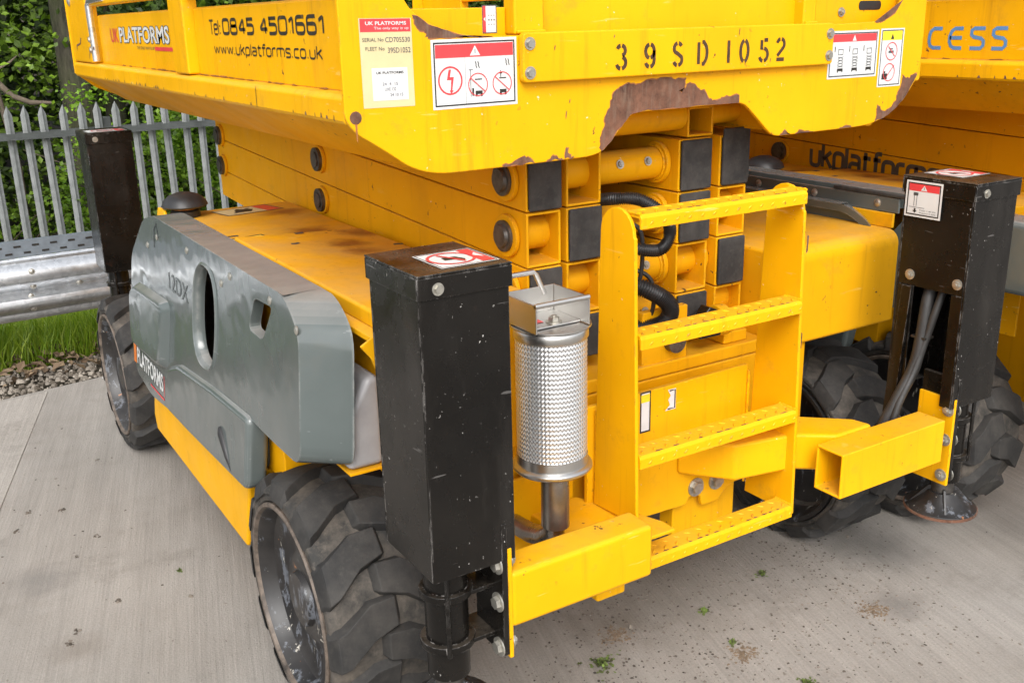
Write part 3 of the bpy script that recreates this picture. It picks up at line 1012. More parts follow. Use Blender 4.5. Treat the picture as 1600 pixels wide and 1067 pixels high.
tag(obj('young_shoots', leaf_cloud(7000, clustered(cs, 0.12), 0.03, 0.065, 63), LEAFBR, smooth=0, recalc=False),
    'fresh bright green shoots growing through the fence', 'shoots', kind='stuff')
# bare twigs and brambles
mm = MB()
for i in range(70):
    x, y = rnd0.uniform(-1.5, 4.5), rnd0.uniform(9.2, 10.6)
    z = gz(x, y)
    a_, ln = rnd0.random()*6.3, rnd0.uniform(0.5, 1.4)
    p0 = Vector((x, y, z))
    p1 = p0+Vector((math.cos(a_)*ln*0.4, math.sin(a_)*0.2*ln, ln*rnd0.uniform(0.4, 0.9)))
    p2 = p1+Vector((math.cos(a_)*ln*0.6, math.sin(a_)*0.2*ln, ln*rnd0.uniform(-0.2, 0.5)))
    mm.tube([p0, p1, p2], [0.010, 0.007, 0.003], 5)
tag(obj('bare_twigs', mm, TWIG, smooth=0), 'bare brown bramble twigs tangled behind the fence', 'twigs', kind='stuff')
# the dead snag that hangs out at upper left
ROOT_OFF = Vector((1.0, 9.9, gz(1.0, 9.9)))
mm = MB()
mm.tube([(1.0, 9.9, -0.7), (1.02, 9.9, 0.6), (0.93, 9.85, 1.42), (0.98, 9.8, 1.30), (1.05, 9.78, 1.22), (1.18, 9.75, 1.16), (1.35, 9.72, 1.15)], [0.03, 0.026, 0.022, 0.028, 0.024, 0.024, 0.012], 7)
mm.tube([(0.93, 9.85, 1.42), (1.08, 9.82, 1.50), (1.14, 9.8, 1.55)], [0.014, 0.009, 0.004], 6)
tag(obj('dead_branch', mm, TWIG, smooth=60), 'broken pale dead branch hanging above the fence at upper left', 'branch')
ROOT_OFF = Vector((0, 0, 0))

# ================================================================== THE SCISSOR LIFT
BASE = Vector((1.70, 3.20, 0.0))
ROOT_OFF = BASE.copy()
CX = 1.705                                            # centre line
lift = grp('scissor_lift')
tag(lift, 'yellow scissor lift in front, with rusty platform edge, black stabilisers and a ladder', 'scissor lift', 'scissor lifts parked side by side')
def mx(x):                                            # mirror across the centre line
    return 2*CX-x

# ---------------- wheels
def make_wheel(cx_out, cy, sgn, parent, phase=0.0):
    """tyre with lugs; cx_out = outer face, sgn +1 when the tyre lies towards +X of it"""
    W_, RT, RL, cz = 0.30, 0.308, 0.336, 0.331
    X = lambda w: cx_out+sgn*w
    c = (0, cy, cz)
    m_ = MB()
    prof = [(0.262, 0.020), (0.268, 0.006), (0.279, 0.003), (0.283, 0.007), (0.287, 0.002), (0.297, 0.004), (0.303, 0.012), (RT, 0.030)]
    prof = prof+[(RT+0.002, W_*0.3), (RT+0.002, W_*0.7)]+[(r, W_-h) for r, h in reversed(prof)]
    prof = prof+[(0.20, W_*0.5)]
    m_.lathe((X(0), cy, cz), 'X', [(r, sgn*h) for r, h in prof], 72, 0)
    N = 12
    for side in (0, 1):
        for i in range(N):
            t0 = 2*math.pi*(i+0.5*side)/N+phase
            # stations across the width: (w, centre angle, half thickness, base radius, top radius)
            st = [(-0.002, 0.0, 0.125, 0.285, 0.296), (0.012, 0.01, 0.145, 0.300, 0.327), (0.035, 0.045, 0.145, RT-0.01, RL), (0.100, 0.19, 0.130, RT-0.01, RL), (0.163, 0.225, 0.105, RT-0.01, RL-0.002), (0.176, 0.23, 0.088, RT-0.01, RT+0.004)]
            vs_ = []
            for w, ca, ht, rb, rt_ in st:
                ww = w if side == 0 else W_-w
                for r, k_ in ((rb, 1.32), (rt_, 1.0)):
                    for s_ in (-1, 1):
                        t = t0+ca+s_*ht*k_
                        # angle grows forwards and up on the front of the tyre
                        vs_.append((X(ww), cy-r*math.cos(t), cz+r*math.sin(t)))
            fs = []
            for j in range(len(st)-1):
                b = 4*j
                fs += [(b+2, b+3, b+7, b+6), (b, b+2, b+6, b+4), (b+3, b+1, b+5, b+7)]
            fs += [(0, 1, 3, 2), (len(st)*4-4, len(st)*4-2, len(st)*4-1, len(st)*4-3)]
            m_.add(vs_, fs, 1)
    wheel = obj('wheel', m_, [TYRE, LUG], parent, bevel=0.0035, seg=2, smooth=30)
    m_ = MB()
    m_.lathe((X(0), cy, cz), 'X', [(r, sgn*h) for r, h in ((0.250, 0.030), (0.262, 0.020), (0.265, 0.003), (0.262, -0.002), (0.254, -0.001), (0.250, 0.008))], 72, 1)
    m_.lathe((X(0), cy, cz), 'X', [(r, sgn*h) for r, h in ((0.250, 0.008), (0.243, 0.022), (0.236, 0.050), (0.215, 0.062), (0.165, 0.066), (0.125, 0.058), (0.108, 0.045), (0.075, 0.045), (0.070, 0.03), (0.0, 0.028))], 72, 0)
    m_.lathe((X(0), cy, cz), 'X', [(r, sgn*h) for r, h in ((0.262, 0.28), (0.264, 0.304), (0.250, 0.302), (0.238, 0.27), (0.230, 0.20), (0.16, 0.19), (0.0, 0.19))], 72, 0)
    rim = obj('rim', m_, [RIM, RIMLIP], wheel, smooth=40)
    return wheel
make_wheel(0.684, 2.25, 1, lift, 0.05)
make_wheel(0.684, 4.40, 1, lift, 0.21)
make_wheel(2.735, 2.25, -1, lift, 0.12)
make_wheel(2.735, 4.40, -1, lift, 0.3)

# ---------------- chassis
m_ = MB()
m_.box(1.12, 2.29, 2.02, 4.75, 0.40, 0.80)
m_.box(0.99, 1.119, 2.17, 2.33, 0.25, 0.42)
m_.box(2.291, 2.42, 2.17, 2.33, 0.25, 0.42)
m_.box(0.99, 1.119, 4.32, 4.48, 0.25, 0.42)
m_.box(2.291, 2.42, 4.32, 4.48, 0.25, 0.42)
m_.box(1.30, 2.12, 2.021, 4.70, 0.801, 0.84)
chassis = obj('chassis', m_, FRAMEY, lift, 0.006)
# slide rails the arms run on
for x in (1.36, 1.97):
    bx('slide_rail', x, x+0.09, 2.04, 4.70, 0.841, 0.875, FRAMEY, chassis)
# front plate between the ladder stiles with its cut-outs
pl = [(1.40, 0.452), (1.62, 0.447), (1.74, 0.443), (1.752, 0.462), (1.775, 0.470), (1.795, 0.452), (1.80, 0.425), (1.86, 0.422), (1.90, 0.46), (1.955, 0.47), (1.955, 0.818), (1.40, 0.812)]
fp = obj('front_plate', MB().prism(pl, 'Y', 1.925, 1.940), YELLOW, chassis, 0.003)
for x, z in ((1.774, 0.490), (1.851, 0.490), (1.475, 0.490)):
    bolt((x, 1.925, z), (0, -1, 0), 0.019, fp, 'head')
bx('front_crossmember', 1.72, 1.955, 1.955, 2.015, 0.33, 0.475, YELLOW, chassis, 0.006)
# left part of the front: upright plate, gusset, floor plate
lp = obj('front_plate', MB().prism([(1.06, 0.43), (1.395, 0.43), (1.395, 0.66), (1.36, 0.68), (1.30, 0.69), (1.24, 0.64), (1.06, 0.64)], 'Y', 1.98, 1.994), YELLOW, chassis, 0.003)
bolt((1.335, 1.98, 0.645), (0, -1, 0), 0.016, lp, 'head')
obj('gusset_plate', MB().prism([(1.12, 1.694), (1.50, 1.694), (1.50, 1.74), (1.44, 1.90), (1.40, 1.975), (1.32, 1.975)], 'Z', 0.535, 0.545), YELLOW, chassis, 0.003)
f = Flat((1.083, 1.98, 0.45), (0.115, 0, 0), (0, 0, 0.135))
f.rect(0, 0, 1, 1, WHITE, 0).frame(0, 0, 1, 1, 0.06, INKGREY, 1).rect(0.06, 0.68, 0.94, 0.94, ORANGELBL, 1)
f.text('WARNING', 0.2, 0.75, 0.85, 0.87, INK, 2)
for i in range(5):
    f.rect(0.14, 0.16+0.09*i, 0.85-0.1*(i % 2), 0.19+0.09*i, INKGREY, 1)
f.obj('warning_label', lp)
# rectangular arm between the plate and the right hand beam
obj('cross_arm', MB().prism([(1.700, 1.924), (1.80, 1.80), (1.98, 1.765), (2.07, 1.692), (2.21, 1.692), (2.20, 1.75), (2.06, 1.880), (1.975, 1.924)], 'Z', 0.548, 0.655), YELLOW, chassis, 0.010, 3)
# left edge of the white tanks' shelf, inner side wall
# ---------------- stabiliser beams
bl = obj('stabiliser_beam', MB().box(0.968, 1.352, 1.60, 1.69, 0.508, 0.640), YELLOW, lift, 0.011, 3)
br = obj('stabiliser_beam', MB().rtube(1.60, 1.69, 0.523, 0.650, 1.985, 2.405, 0.0075, axis='X'), YELLOW, lift, 0.005, 3)
for parent, yy in ((bl, 4.95), (br, 4.95)):
    pass
rb_l = obj('stabiliser_beam', MB().box(0.968, 1.352, 4.96, 5.05, 0.508, 0.640), YELLOW, lift, 0.011, 3)
rb_r = obj('stabiliser_beam', MB().box(2.03, 2.405, 4.96, 5.05, 0.508, 0.640), YELLOW, lift, 0.011, 3)
obj('rear_arm', MB().box(1.30, 1.40, 4.75, 4.958, 0.52, 0.63), YELLOW, chassis, 0.006)
obj('rear_arm', MB().box(2.03, 2.13, 4.75, 4.958, 0.52, 0.63), YELLOW, chassis, 0.006)
obj('rear_arm', MB().box(1.26, 1.345, 1.692, 2.018, 0.42, 0.530), YELLOW, chassis, 0.006)

# ---------------- stabilisers: black jack housings
def stabiliser(x0, x1, y0, y1, inward, front, label_top, plate_y0, plate_y1):
    """inward: +1 when the machine's middle lies towards +X; front: -1 front of machine, +1 rear"""
    zt, zb = 1.305, 0.672
    xi = x1 if inward > 0 else x0                      # inner face
    xo = x0 if inward > 0 else x1
    s_ = grp('stabiliser', lift)
    hb = MB()
    t = 0.006
    # housing as four walls; the inner wall has a slot for the hoses
    hb.box(min(x0, x1), max(x0, x1), y0, y0+t, zb, zt-0.002)
    hb.box(min(x0, x1), max(x0, x1), y1-t, y1, zb, zt-0.002)
    hb.box(xo, xo+inward*t, y0+t, y1-t, zb, zt-0.002) if inward > 0 else hb.box(xo-t, xo, y0+t, y1-t, zb, zt-0.002)
    a_, b2 = (xi-t, xi) if inward > 0 else (xi, xi+t)
    hb.box(a_, b2, y0+t, y1-t, 1.00, zt-0.002)
    hb.box(a_, b2, y0+t, y0+0.042, zb, 0.9995)
    hb.box(a_, b2, y1-0.06, y1-t, zb, 0.9995)
    house = obj('housing', hb, BLACK, s_, 0.0025)
    e = 0.005
    lid = MB()
    lid.box(x0-e, x1+e, y0-e, y1+e, zt, zt+0.005)
    lid.box(x0-e, x1+e, y0-e, y0-0.001, zt-0.043, zt-0.0005)
    lid.box(x0-e, x1+e, y1+0.001, y1+e, zt-0.043, zt-0.0005)
    lid.box(x0-e, x0-0.001, y0-0.0005, y1+0.0005, zt-0.043, zt-0.0005)
    lid.box(x1+0.001, x1+e, y0-0.0005, y1+0.0005, zt-0.043, zt-0.0005)
    obj('lid', lid, BLACK, s_, 0.002)
    yb_ = y0-e if front < 0 else y1+e
    bolt((x0+0.037, y0-e, zt-0.024), (0, -1, 0), 0.0085, s_, 'head')
    bolt((x1-0.03, y1+e, zt-0.024), (0, 1, 0), 0.0085, s_, 'head')
    # jack: outer tube with rings, piston and foot
    jx, jy = (x0+x1)/2, (y0+y1)/2
    jx = jx-0.03*inward
    j = MB()
    j.cyl((jx, jy-0.03, 0.40), (jx, jy-0.03, 1.25), 0.047, n=28)
    j.cyl((jx, jy-0.03, 0.595), (jx, jy-0.03, 0.612), 0.058, n=28)
    j.cyl((jx, jy-0.03, 0.475), (jx, jy-0.03, 0.492), 0.060, n=28)
    j.cyl((jx-0.025*inward, jy-0.085, 0.47), (jx-0.025*inward, jy-0.085, 0.67), 0.006, n=8)
    j.box(min(jx, xi-0.02*inward), max(jx, xi-0.02*inward), jy-0.075, jy+0.015, 0.596, 0.606)
    j.box(min(jx, xi-0.02*inward), max(jx, xi-0.02*inward), jy-0.075, jy+0.015, 0.478, 0.488)
    jack = obj('jack_tube', j, BLACK, s_, 0.003)
    p = MB()
    p.cyl((jx, jy-0.03, 0.345), (jx, jy-0.03, 0.40), 0.032, n=24)
    obj('piston', p, DARKBOLT, s_)
    fp_ = MB()
    fp_.lathe((jx, jy-0.03, 0.30), 'Z', [(0.0, 0.0), (0.098, 0.0), (0.104, 0.006), (0.103, 0.014), (0.088, 0.020), (0.048, 0.052), (0.040, 0.062), (0.0, 0.062)], 36)
    for i in range(4):
        a0 = math.pi/4+i*math.pi/2
        ca, sa = math.cos(a0), math.sin(a0)
        q = [(0.035, 0.022), (0.090, 0.019), (0.040, 0.075), (0.030, 0.075)]
        vs_ = []
        for th in (-0.004, 0.004):
            vs_ += [(jx+u*ca-th*sa, jy-0.03+u*sa+th*ca, 0.30+w) for u, w in q]
        fp_.add(vs_, [(0, 1, 2, 3), (7, 6, 5, 4), (0, 4, 5, 1), (1, 5, 6, 2), (2, 6, 7, 3), (3, 7, 4, 0)])
    foot = obj('foot_pad', fp_, RIM, s_, 0.0015, smooth=40)
    rr = MB()
    rr.lathe((jx, jy-0.03, 0.30), 'Z', [(0.096, -0.001), (0.1055, 0.002), (0.1055, 0.010), (0.100, 0.0115)], 36)
    obj('scuffed_rim', rr, RUST, foot, smooth=40)
    # mounting plates and bolts
    pb = MB()
    pb.box(min(xi-0.021*inward, xi-0.035*inward), max(xi-0.021*inward, xi-0.035*inward), plate_y0, plate_y1, 0.445, 0.76)
    obj('mounting_plate', pb, BLACK, s_, 0.002)
    py = MB()
    py.box(min(xi-0.0205*inward, xi-0.0185*inward+0.008*inward), max(xi-0.0205*inward, xi-0.0185*inward+0.008*inward), plate_y0, plate_y1, 0.435, 0.70)
    obj('flange_plate', py, YELLOW, s_, 0.002)
    fy = plate_y0+0.018
    for z in (0.665, 0.575, 0.465):
        bolt((xi-0.010*inward, fy, z), (inward, 0, 0), 0.0125, s_, 'hex')
        bolt((xi-0.0355*inward, fy, z-0.004), (-inward, 0, 0), 0.0150, s_, 'head')
    return s_
sFL = stabiliser(0.788, 0.982, 1.605, 1.828, 1, -1, True, 1.603, 1.72)
sFR = stabiliser(2.433, 2.618, 1.605, 1.828, -1, -1, True, 1.603, 1.72)
sRL = stabiliser(0.788, 0.982, 4.86, 5.08, 1, 1, True, 4.94, 5.06)
sRR = stabiliser(2.433, 2.618, 4.86, 5.08, -1, 1, True, 4.94, 5.06)
def crush_label(o, U, V, parent):
    f = Flat(o, U, V)
    f.rect(0, 0, 1, 1, WHITE, 0).frame(0.02, 0.03, 0.98, 0.97, 0.02, INKGREY, 1)
    f.rect(0.74, 0.06, 0.95, 0.94, RED, 1)
    f.poly([(0.80, 0.5), (0.91, 0.32), (0.91, 0.68)], WHITE, 2)
    f.ring(0.42, 0.5, 0.37, 0.05, RED, 3)
    f.poly([(0.28, 0.42), (0.50, 0.40), (0.56, 0.30), (0.60, 0.36), (0.53, 0.58), (0.30, 0.60)], INK, 2)
    f.line([(0.31, 0.78), (0.53, 0.22)], 0.05, RED, 4)
    return f.obj('warning_label', parent)
crush_label((0.848, 1.625, 1.3105), (0.128, 0.002, 0), (0.0, 0.125, 0), sFL)
crush_label((2.492, 1.690, 1.3105), (0.122, 0, 0), (0, 0.125, 0), sFR)
crush_label((0.80, 4.87, 1.3105), (0.17, 0, 0), (0, 0.12, 0), sRL)
# label with extending jack on the inner face of the right housing
f = Flat((2.433, 1.818, 1.198), (0, -0.116, 0), (0, 0, 0.100), 0.0058)
f.rect(0, 0, 1, 1, WHITE, 0).frame(0.05, 0.05, 0.95, 0.95, 0.035, INK, 1).rect(0.085, 0.72, 0.915, 0.915, RED, 1)
f.poly([(0.41, 0.745), (0.59, 0.745), (0.50, 0.89)], WHITE, 2).rect(0.492, 0.775, 0.508, 0.845, INK, 3)
f.line([(0.25, 0.62), (0.25, 0.30)], 0.015, INKGREY, 2).line([(0.32, 0.62), (0.32, 0.30)], 0.015, INKGREY, 2).rect(0.22, 0.60, 0.35, 0.68, INKGREY, 2)
f.line([(0.12, 0.27), (0.55, 0.27)], 0.012, INKGREY, 2).rect(0.265, 0.17, 0.315, 0.24, INK, 2).poly([(0.23, 0.18), (0.35, 0.18), (0.29, 0.11)], INK, 2)
f.text('Pmax = 40 kN', 0.42, 0.185, 0.86, 0.225, INKGREY, 2).text('Pression 5 daN', 0.42, 0.115, 0.86, 0.155, INKGREY, 2)
f.obj('warning_label', sFR)
for y, z in ((1.783, 1.032), (1.631, 1.032)):
    bolt((2.433, y, z), (-1, 0, 0), 0.0105, sFR, 'hex')
# black covering shroud leg and hoses at the right hand stabiliser
obj('shroud_leg', MB().prism([(1.768, 1.0), (1.80, 1.0), (1.826, 0.60), (1.79, 0.60)], 'X', 2.424, 2.432), BLACK, sFR, 0.001)
def hose(name, pts, r, mat, parent, n=10, sub=6):
    P_ = [Vector(p) for p in pts]
    q = []
    for i in range(len(P_)-1):
        p0, p1, p2, p3 = P_[max(i-1, 0)], P_[i], P_[i+1], P_[min(i+2, len(P_)-1)]
        for k_ in range(sub):
            t = k_/sub
            q.append(0.5*((2*p1)+(p2-p0)*t+(2*p0-5*p1+4*p2-p3)*t*t+(3*p1-p0-3*p2+p3)*t*t*t))
    q.append(P_[-1])
    return q, obj(name, MB().tube(q, r, n), mat, parent, smooth=60)
hose('hydraulic_hose', [(2.52, 1.75, 1.06), (2.46, 1.735, 0.97), (2.44, 1.73, 0.86), (2.42, 1.73, 0.77), (2.365, 1.735, 0.68), (2.33, 1.748, 0.60), (2.31, 1.75, 0.52)], 0.018, CABLE, sFR)
hose('hydraulic_hose', [(2.50, 1.70, 1.05), (2.455, 1.70, 0.95), (2.44, 1.716, 0.85), (2.41, 1.722, 0.76), (2.355, 1.722, 0.67), (2.335, 1.722, 0.60)], 0.011, CABLE, sFR)
bx('cable_tie', 2.425, 2.465, 1.708, 1.755, 0.853, 0.860, INK, sFR, 0.001)

# ---------------- ladder on the front
lad = grp('ladder', lift)
def stile(x0):
    n = 10
    q = [(1.738, 0.430), (1.742, 0.60), (1.762, 1.27)]
    for i in range(n+1):
        a_ = math.pi*i/n
        q.append((1.828-0.062*math.cos(a_), 1.272+0.062*math.sin(a_)))
    q += [(1.912, 0.60), (1.918, 0.545 if x0 < 1.6 else 0.43)]
    if x0 < 1.6:
        q[0] = (1.738, 0.56)
    return obj('stile', MB().prism(q, 'X', x0, x0+0.010), YELLOW, lad, 0.003)
stile(1.413)
stile(1.958)
def tread(z, yf):
    m_ = MB()
    # channel section: front lip, flat top, back lip
    prof = [(yf, z-0.034), (yf, z-0.008), (yf+0.006, z), (yf+0.062, z+0.002), (yf+0.066, z-0.004), (yf+0.066, z-0.03), (yf+0.060, z-0.03), (yf+0.060, z-0.008), (yf+0.008, z-0.010), (yf+0.006, z-0.034)]
    m_.prism(prof, 'X', 1.424, 1.957)
    # raised lozenges of the chequer plate
    k_ = 0
    x = 1.445
    while x < 1.945:
        for yy, sg in ((yf+0.020, 1), (yf+0.046, -1)):
            a_ = 0.75*sg
            xx = x+(0.018 if sg < 0 else 0)
            u, w = Vector((math.cos(a_), math.sin(a_), 0)), Vector((-math.sin(a_), math.cos(a_), 0))
            p = Vector((xx, yy, z+0.0012))
            m_.add([p-u*0.013, p-w*0.0042, p+u*0.013, p+w*0.0042, p+Vector((0, 0, 0.0028))-u*0.006, p+Vector((0, 0, 0.0028))+u*0.006],
                   [(0, 1, 4), (1, 2, 5), (1, 5, 4), (2, 3, 5), (3, 0, 4), (3, 4, 5)])
        p = Vector((x+0.01, yf-0.0003, z-0.020))
        u, w = Vector((0.8, 0, 0.6)), Vector((-0.6, 0, 0.8))
        m_.add([p-u*0.010, p-w*0.0032, p+u*0.010, p+w*0.0032, p+Vector((0, -0.003, 0))], [(0, 1, 4), (1, 2, 4), (2, 3, 4), (3, 0, 4)])
        x += 0.038
    t = obj('tread', m_, YELLOW, lad, 0.0015, smooth=25)
    # paint worn through to bare brown steel on the nose and lozenges
    rnd = random.Random(int(z*1000))
    w_ = MB()
    x = 1.475
    while x < 1.93:
        ln = rnd.uniform(0.012, 0.030)
        if rnd.random() < 0.75:
            q_ = rnd.uniform(0.6, 1.0)
            pts = [(x, rnd.uniform(0.007, 0.009)), (x+ln*0.4, 0.0055), (x+ln, 0.007), (x+ln*0.8, 0.0075+0.003*q_), (x+ln*0.3, 0.008+0.004*q_)]
            w_.add([(a_, yf+b2, z+0.0006+(b2-0.006)*0.036) for a_, b2 in pts], [(0, 1, 2, 3, 4)])
        x += 0.0285
    tag(obj('worn_patch', w_, RUST, t, smooth=0, recalc=False), kind='stuff')
for z, yf in ((1.325, 1.752), (1.040, 1.745), (0.738, 1.740), (0.458, 1.733)):
    tread(z, yf)
for z in (1.18, 0.92):
    f = Flat((1.968, 1.7602, z-0.02), (0.009, 0, 0), (0, 0, 0.05), 0.003)
    f.poly([(0.2, 0), (0.9, 0.1), (1, 0.9), (0.3, 1)], RUST, 0)
    f.obj('worn_patch', lad)
for x, sg in ((1.424, 1), (1.957, -1)):
    for z, yf in ((1.325, 1.752), (1.040, 1.745), (0.738, 1.740), (0.458, 1.733)):
        m_ = MB()
        m_.tube([(x+sg*0.001, yf+0.004+0.058*q_/9, z+0.001+0.0008*math.sin(q_*2.1)) for q_ in range(10)], [0.0035+0.001*(q_ % 2) for q_ in range(10)], 6)
        obj('weld_bead', m_, YELLOW, lad, smooth=60)
    m_ = MB()
    m_.tube([(x+sg*0.001, 1.922, 0.46+0.34*q_/24) for q_ in range(25)], [0.0038+0.0012*(q_ % 2) for q_ in range(25)], 6)
    obj('weld_bead', m_, YELLOW, lad, smooth=60)
# two torn labels on the plate behind
f = Flat((1.570, 1.925, 0.700), (0.036, 0, 0), (0, 0, 0.115))
f.rect(0, 0, 1, 1, WHITE, 0).frame(0, 0, 1, 1, 0.04, INK, 1).rect(0.05, 0.74, 0.92, 0.93, LYEL, 1)
f.obj('warning_label', fp)
f = Flat((1.652, 1.925, 0.745), (0.040, 0, 0), (0, 0, 0.058))
f.poly([(0.1, 0), (1, 0), (1, 1), (0.3, 1), (0.55, 0.7), (0.35, 0.5), (0.5, 0.25)], WHITE, 0)
f.line([(0.3, 0.06), (0.92, 0.06), (0.92, 0.94), (0.45, 0.94)], 0.07, INK, 1)
f.obj('torn_label', fp)

# ---------------- exhaust with its perforated guard
ex = grp('exhaust', lift)
EX, EY = 1.208, 1.80
m_ = MB()
nx, nz = 228, 216
z0, z1, r0 = 0.775, 1.072, 0.081
for j in range(nz+1):
    for i in range(nx):
        t = 2*math.pi*i/nx
        fu, fv = i/4.0, j/4.0
        d_ = math.cos(math.pi*(fu+fv*0.5))*math.cos(math.pi*(fu-fv*0.5))
        r = r0+0.0012*d_
        m_.v.append((EX+r*math.cos(t), EY+r*math.sin(t), z0+(z1-z0)*j/nz))
for j in range(nz):
    for i in range(nx):
        m_.f.append([j*nx+i, j*nx+(i+1) % nx, (j+1)*nx+(i+1) % nx, (j+1)*nx+i])
m_.mi = [0]*len(m_.f)
def mk_guard():
    k = NT('guard_mesh_expanded', 0.3, 0.8)
    at = k.n('ShaderNodeSeparateXYZ')
    k.l(k.co, at.inputs[0])
    u = k.math('ARCTAN2', k.math('SUBTRACT', at.outputs['Y'], EY-BASE.y), k.math('SUBTRACT', at.outputs['X'], EX-BASE.x))
    fu = k.math('MULTIPLY', u, 228/(2*math.pi)/4.0*math.pi)
    fv = k.math('MULTIPLY', k.math('SUBTRACT', at.outputs['Z'], z0), 216/(z1-z0)/4.0*math.pi*0.5)
    a1 = k.math('COSINE', k.math('ADD', fu, fv))
    a2 = k.math('COSINE', k.math('SUBTRACT', fu, fv))
    h = k.ramp(k.math('ABSOLUTE', k.math('MULTIPLY', a1, a2)), 0.02, 0.28)
    k.col(k.mix(h, (0.13, 0.135, 0.14), (0.90, 0.90, 0.90)))
    return k.m
obj('perforated_guard', m_, mk_guard(), ex, smooth=60)
m_ = MB()
m_.lathe((EX, EY, 0), 'Z', [(0.078, 1.07), (0.083, 1.07), (0.0855, 1.073), (0.0855, 1.092), (0.083, 1.095), (0.0, 1.096)], 48)
m_.lathe((EX, EY, 0), 'Z', [(0.092, 1.098), (0.092, 1.102), (0.0, 1.103)], 48)
m_.lathe((EX, EY, 0), 'Z', [(0.0, 1.097), (0.092, 1.0975)], 48)
obj('top_cap', m_, STEEL, ex, smooth=40)
m_ = MB()
m_.lathe((EX, EY, 0), 'Z', [(0.078, 0.790), (0.0832, 0.790), (0.0832, 0.7665), (0.090, 0.7645), (0.094, 0.760), (0.094, 0.755), (0.090, 0.750), (0.0, 0.750)], 48)
obj('bottom_cap', m_, STEEL, ex, smooth=40)
m_ = MB()
m_.cyl((EX-0.02, EY-0.04, 0.62), (EX-0.02, EY-0.04, 0.750), 0.033, n=28)
m_.tube([(EX-0.02, EY-0.04, 0.665), (EX-0.02, EY-0.035, 0.60), (EX-0.01, EY+0.02, 0.56), (EX, EY+0.10, 0.53), (EX, EY+0.2, 0.52)], 0.025, 16)
obj('exhaust_pipe', m_, PIPE, ex, smooth=50)
# folded stainless bracket on top: three-sided tray with bail
m_ = MB()
bx0, bx1, by0, by1 = EX-0.085, EX+0.058, EY-0.070, EY+0.070
m_.box(bx0, bx0+0.004, by0, by1, 1.104, 1.168)
m_.box(bx0+0.0045, bx1-0.0045, by1-0.004, by1, 1.104, 1.168)
m_.box(bx1-0.004, bx1, by0, by1, 1.104, 1.168)
m_.box(bx0+0.0045, bx1-0.0045, by0+0.03, by1-0.0045, 1.104, 1.108)
m_.cyl((bx0, by0+0.004, 1.166), (bx1, by0+0.004, 1.166), 0.006, n=12)
m_.tube([(EX+0.027, by1-0.004, 1.150), (EX+0.008, by1, 1.196), (EX+0.001, by1, 1.203), (EX-0.13, by1, 1.203), (EX-0.14, by1, 1.16)], 0.0065, 10)
br_ = obj('guard_bracket', m_, STEEL, ex, 0.0012)
bolt((EX-0.005, EY-0.02, 1.108), (0, 0, 1), 0.013, br_, 'hex')
f = Flat((EX-0.06, EY-0.01, 1.1085), (0.035, 0, 0), (0, 0.03, 0))
f.rect(0, 0, 1, 1, RED, 0)
f.obj('label', br_)

# ---------------- left hood (tray) beside the arms
hood = obj('hood', MB().prism([(0.845, 1.075), (0.845, 1.088), (0.855, 1.093), (1.318, 1.093), (1.318, 1.075)], 'Y', 1.97, 3.80), TRAYY, lift, 0.002)
obj('hood_flap', MB().prism([(0.872, 1.094), (0.872, 1.128), (0.878, 1.134), (1.29, 1.112), (1.29, 1.094)], 'Y', 2.02, 3.03), TRAYY, hood, 0.003)
# front corner of the hood, folded down over the tanks
hcorner = obj('hood_corner', MB().prism([(0.868, 0.74), (0.864, 0.94), (0.855, 1.00), (0.838, 1.045), (0.815, 1.075), (0.845, 1.092), (1.318, 1.0925), (1.318, 0.74)], 'Y', 1.962, 1.9695), TRAYY, hood, 0.003)
bx('side_wall', 0.985, 0.995, 2.60, 3.80, 0.55, 1.074, FRAMEY, hood)
bx('side_wall', 0.905, 0.915, 1.971, 2.60, 0.70, 1.074, FRAMEY, hood)
bx('tank_shelf', 0.80, 0.904, 2.04, 2.30, 0.737, 0.745, FRAMEY, hood, 0.002)
obj('header_tank', MB().prism([(0.800, 0.746), (0.895, 0.746), (0.895, 0.97), (0.86, 0.97), (0.80, 0.87)], 'Y', 2.045, 2.30), WHITETANK, hood, 0.026, 4)
bx('rear_wall', 0.83, 1.318, 3.789, 3.799, 0.5, 1.074, FRAMEY, hood)
for x, y in ((0.875, 3.60), (0.88, 3.40), (0.885, 3.22)):
    bolt((x, y, 1.093), (0, 0, 1), 0.010, hood, 'head')
bolt((1.02, 3.06, 1.093), (0, 0, 1), 0.012, hood, 'head')
def flatz(x, y, ux, uy, vx, vy, z, pts, mat, parent, name):
    f = Flat((x, y, z), (ux, uy, 0), (vx, vy, 0))
    f.poly(pts, mat, 0)
    return f.obj(name, parent)
# labels and chips on the hood
f = Flat((1.03, 3.62, 1.0935), (0.22, 0.03, 0), (-0.03, 0.13, 0))
f.rect(0, 0, 1, 1, CREAM, 0).frame(0, 0, 1, 1, 0.05, INKGREY, 1).rect(0.72, 0.05, 0.97, 0.95, RED, 1).poly([(0.25, 0.3), (0.5, 0.25), (0.62, 0.55), (0.4, 0.8), (0.3, 0.6)], INK, 2).line([(0.2, 0.25), (0.6, 0.75)], 0.1, INKGREY, 2)
f.obj('warning_label', hood)
f = Flat((0.87, 3.045, 1.0935), (0.17, 0.03, 0), (-0.02, 0.15, 0))
f.rect(0, 0, 1, 1, CREAM, 0).frame(0, 0, 1, 1, 0.05, INK, 1).rect(0.62, 0.07, 0.95, 0.93, LYEL, 1).poly([(0.05, 0.1), (0.3, 0.1), (0.2, 0.5), (0.08, 0.7)], INK, 2)
f.obj('warning_label', hood)
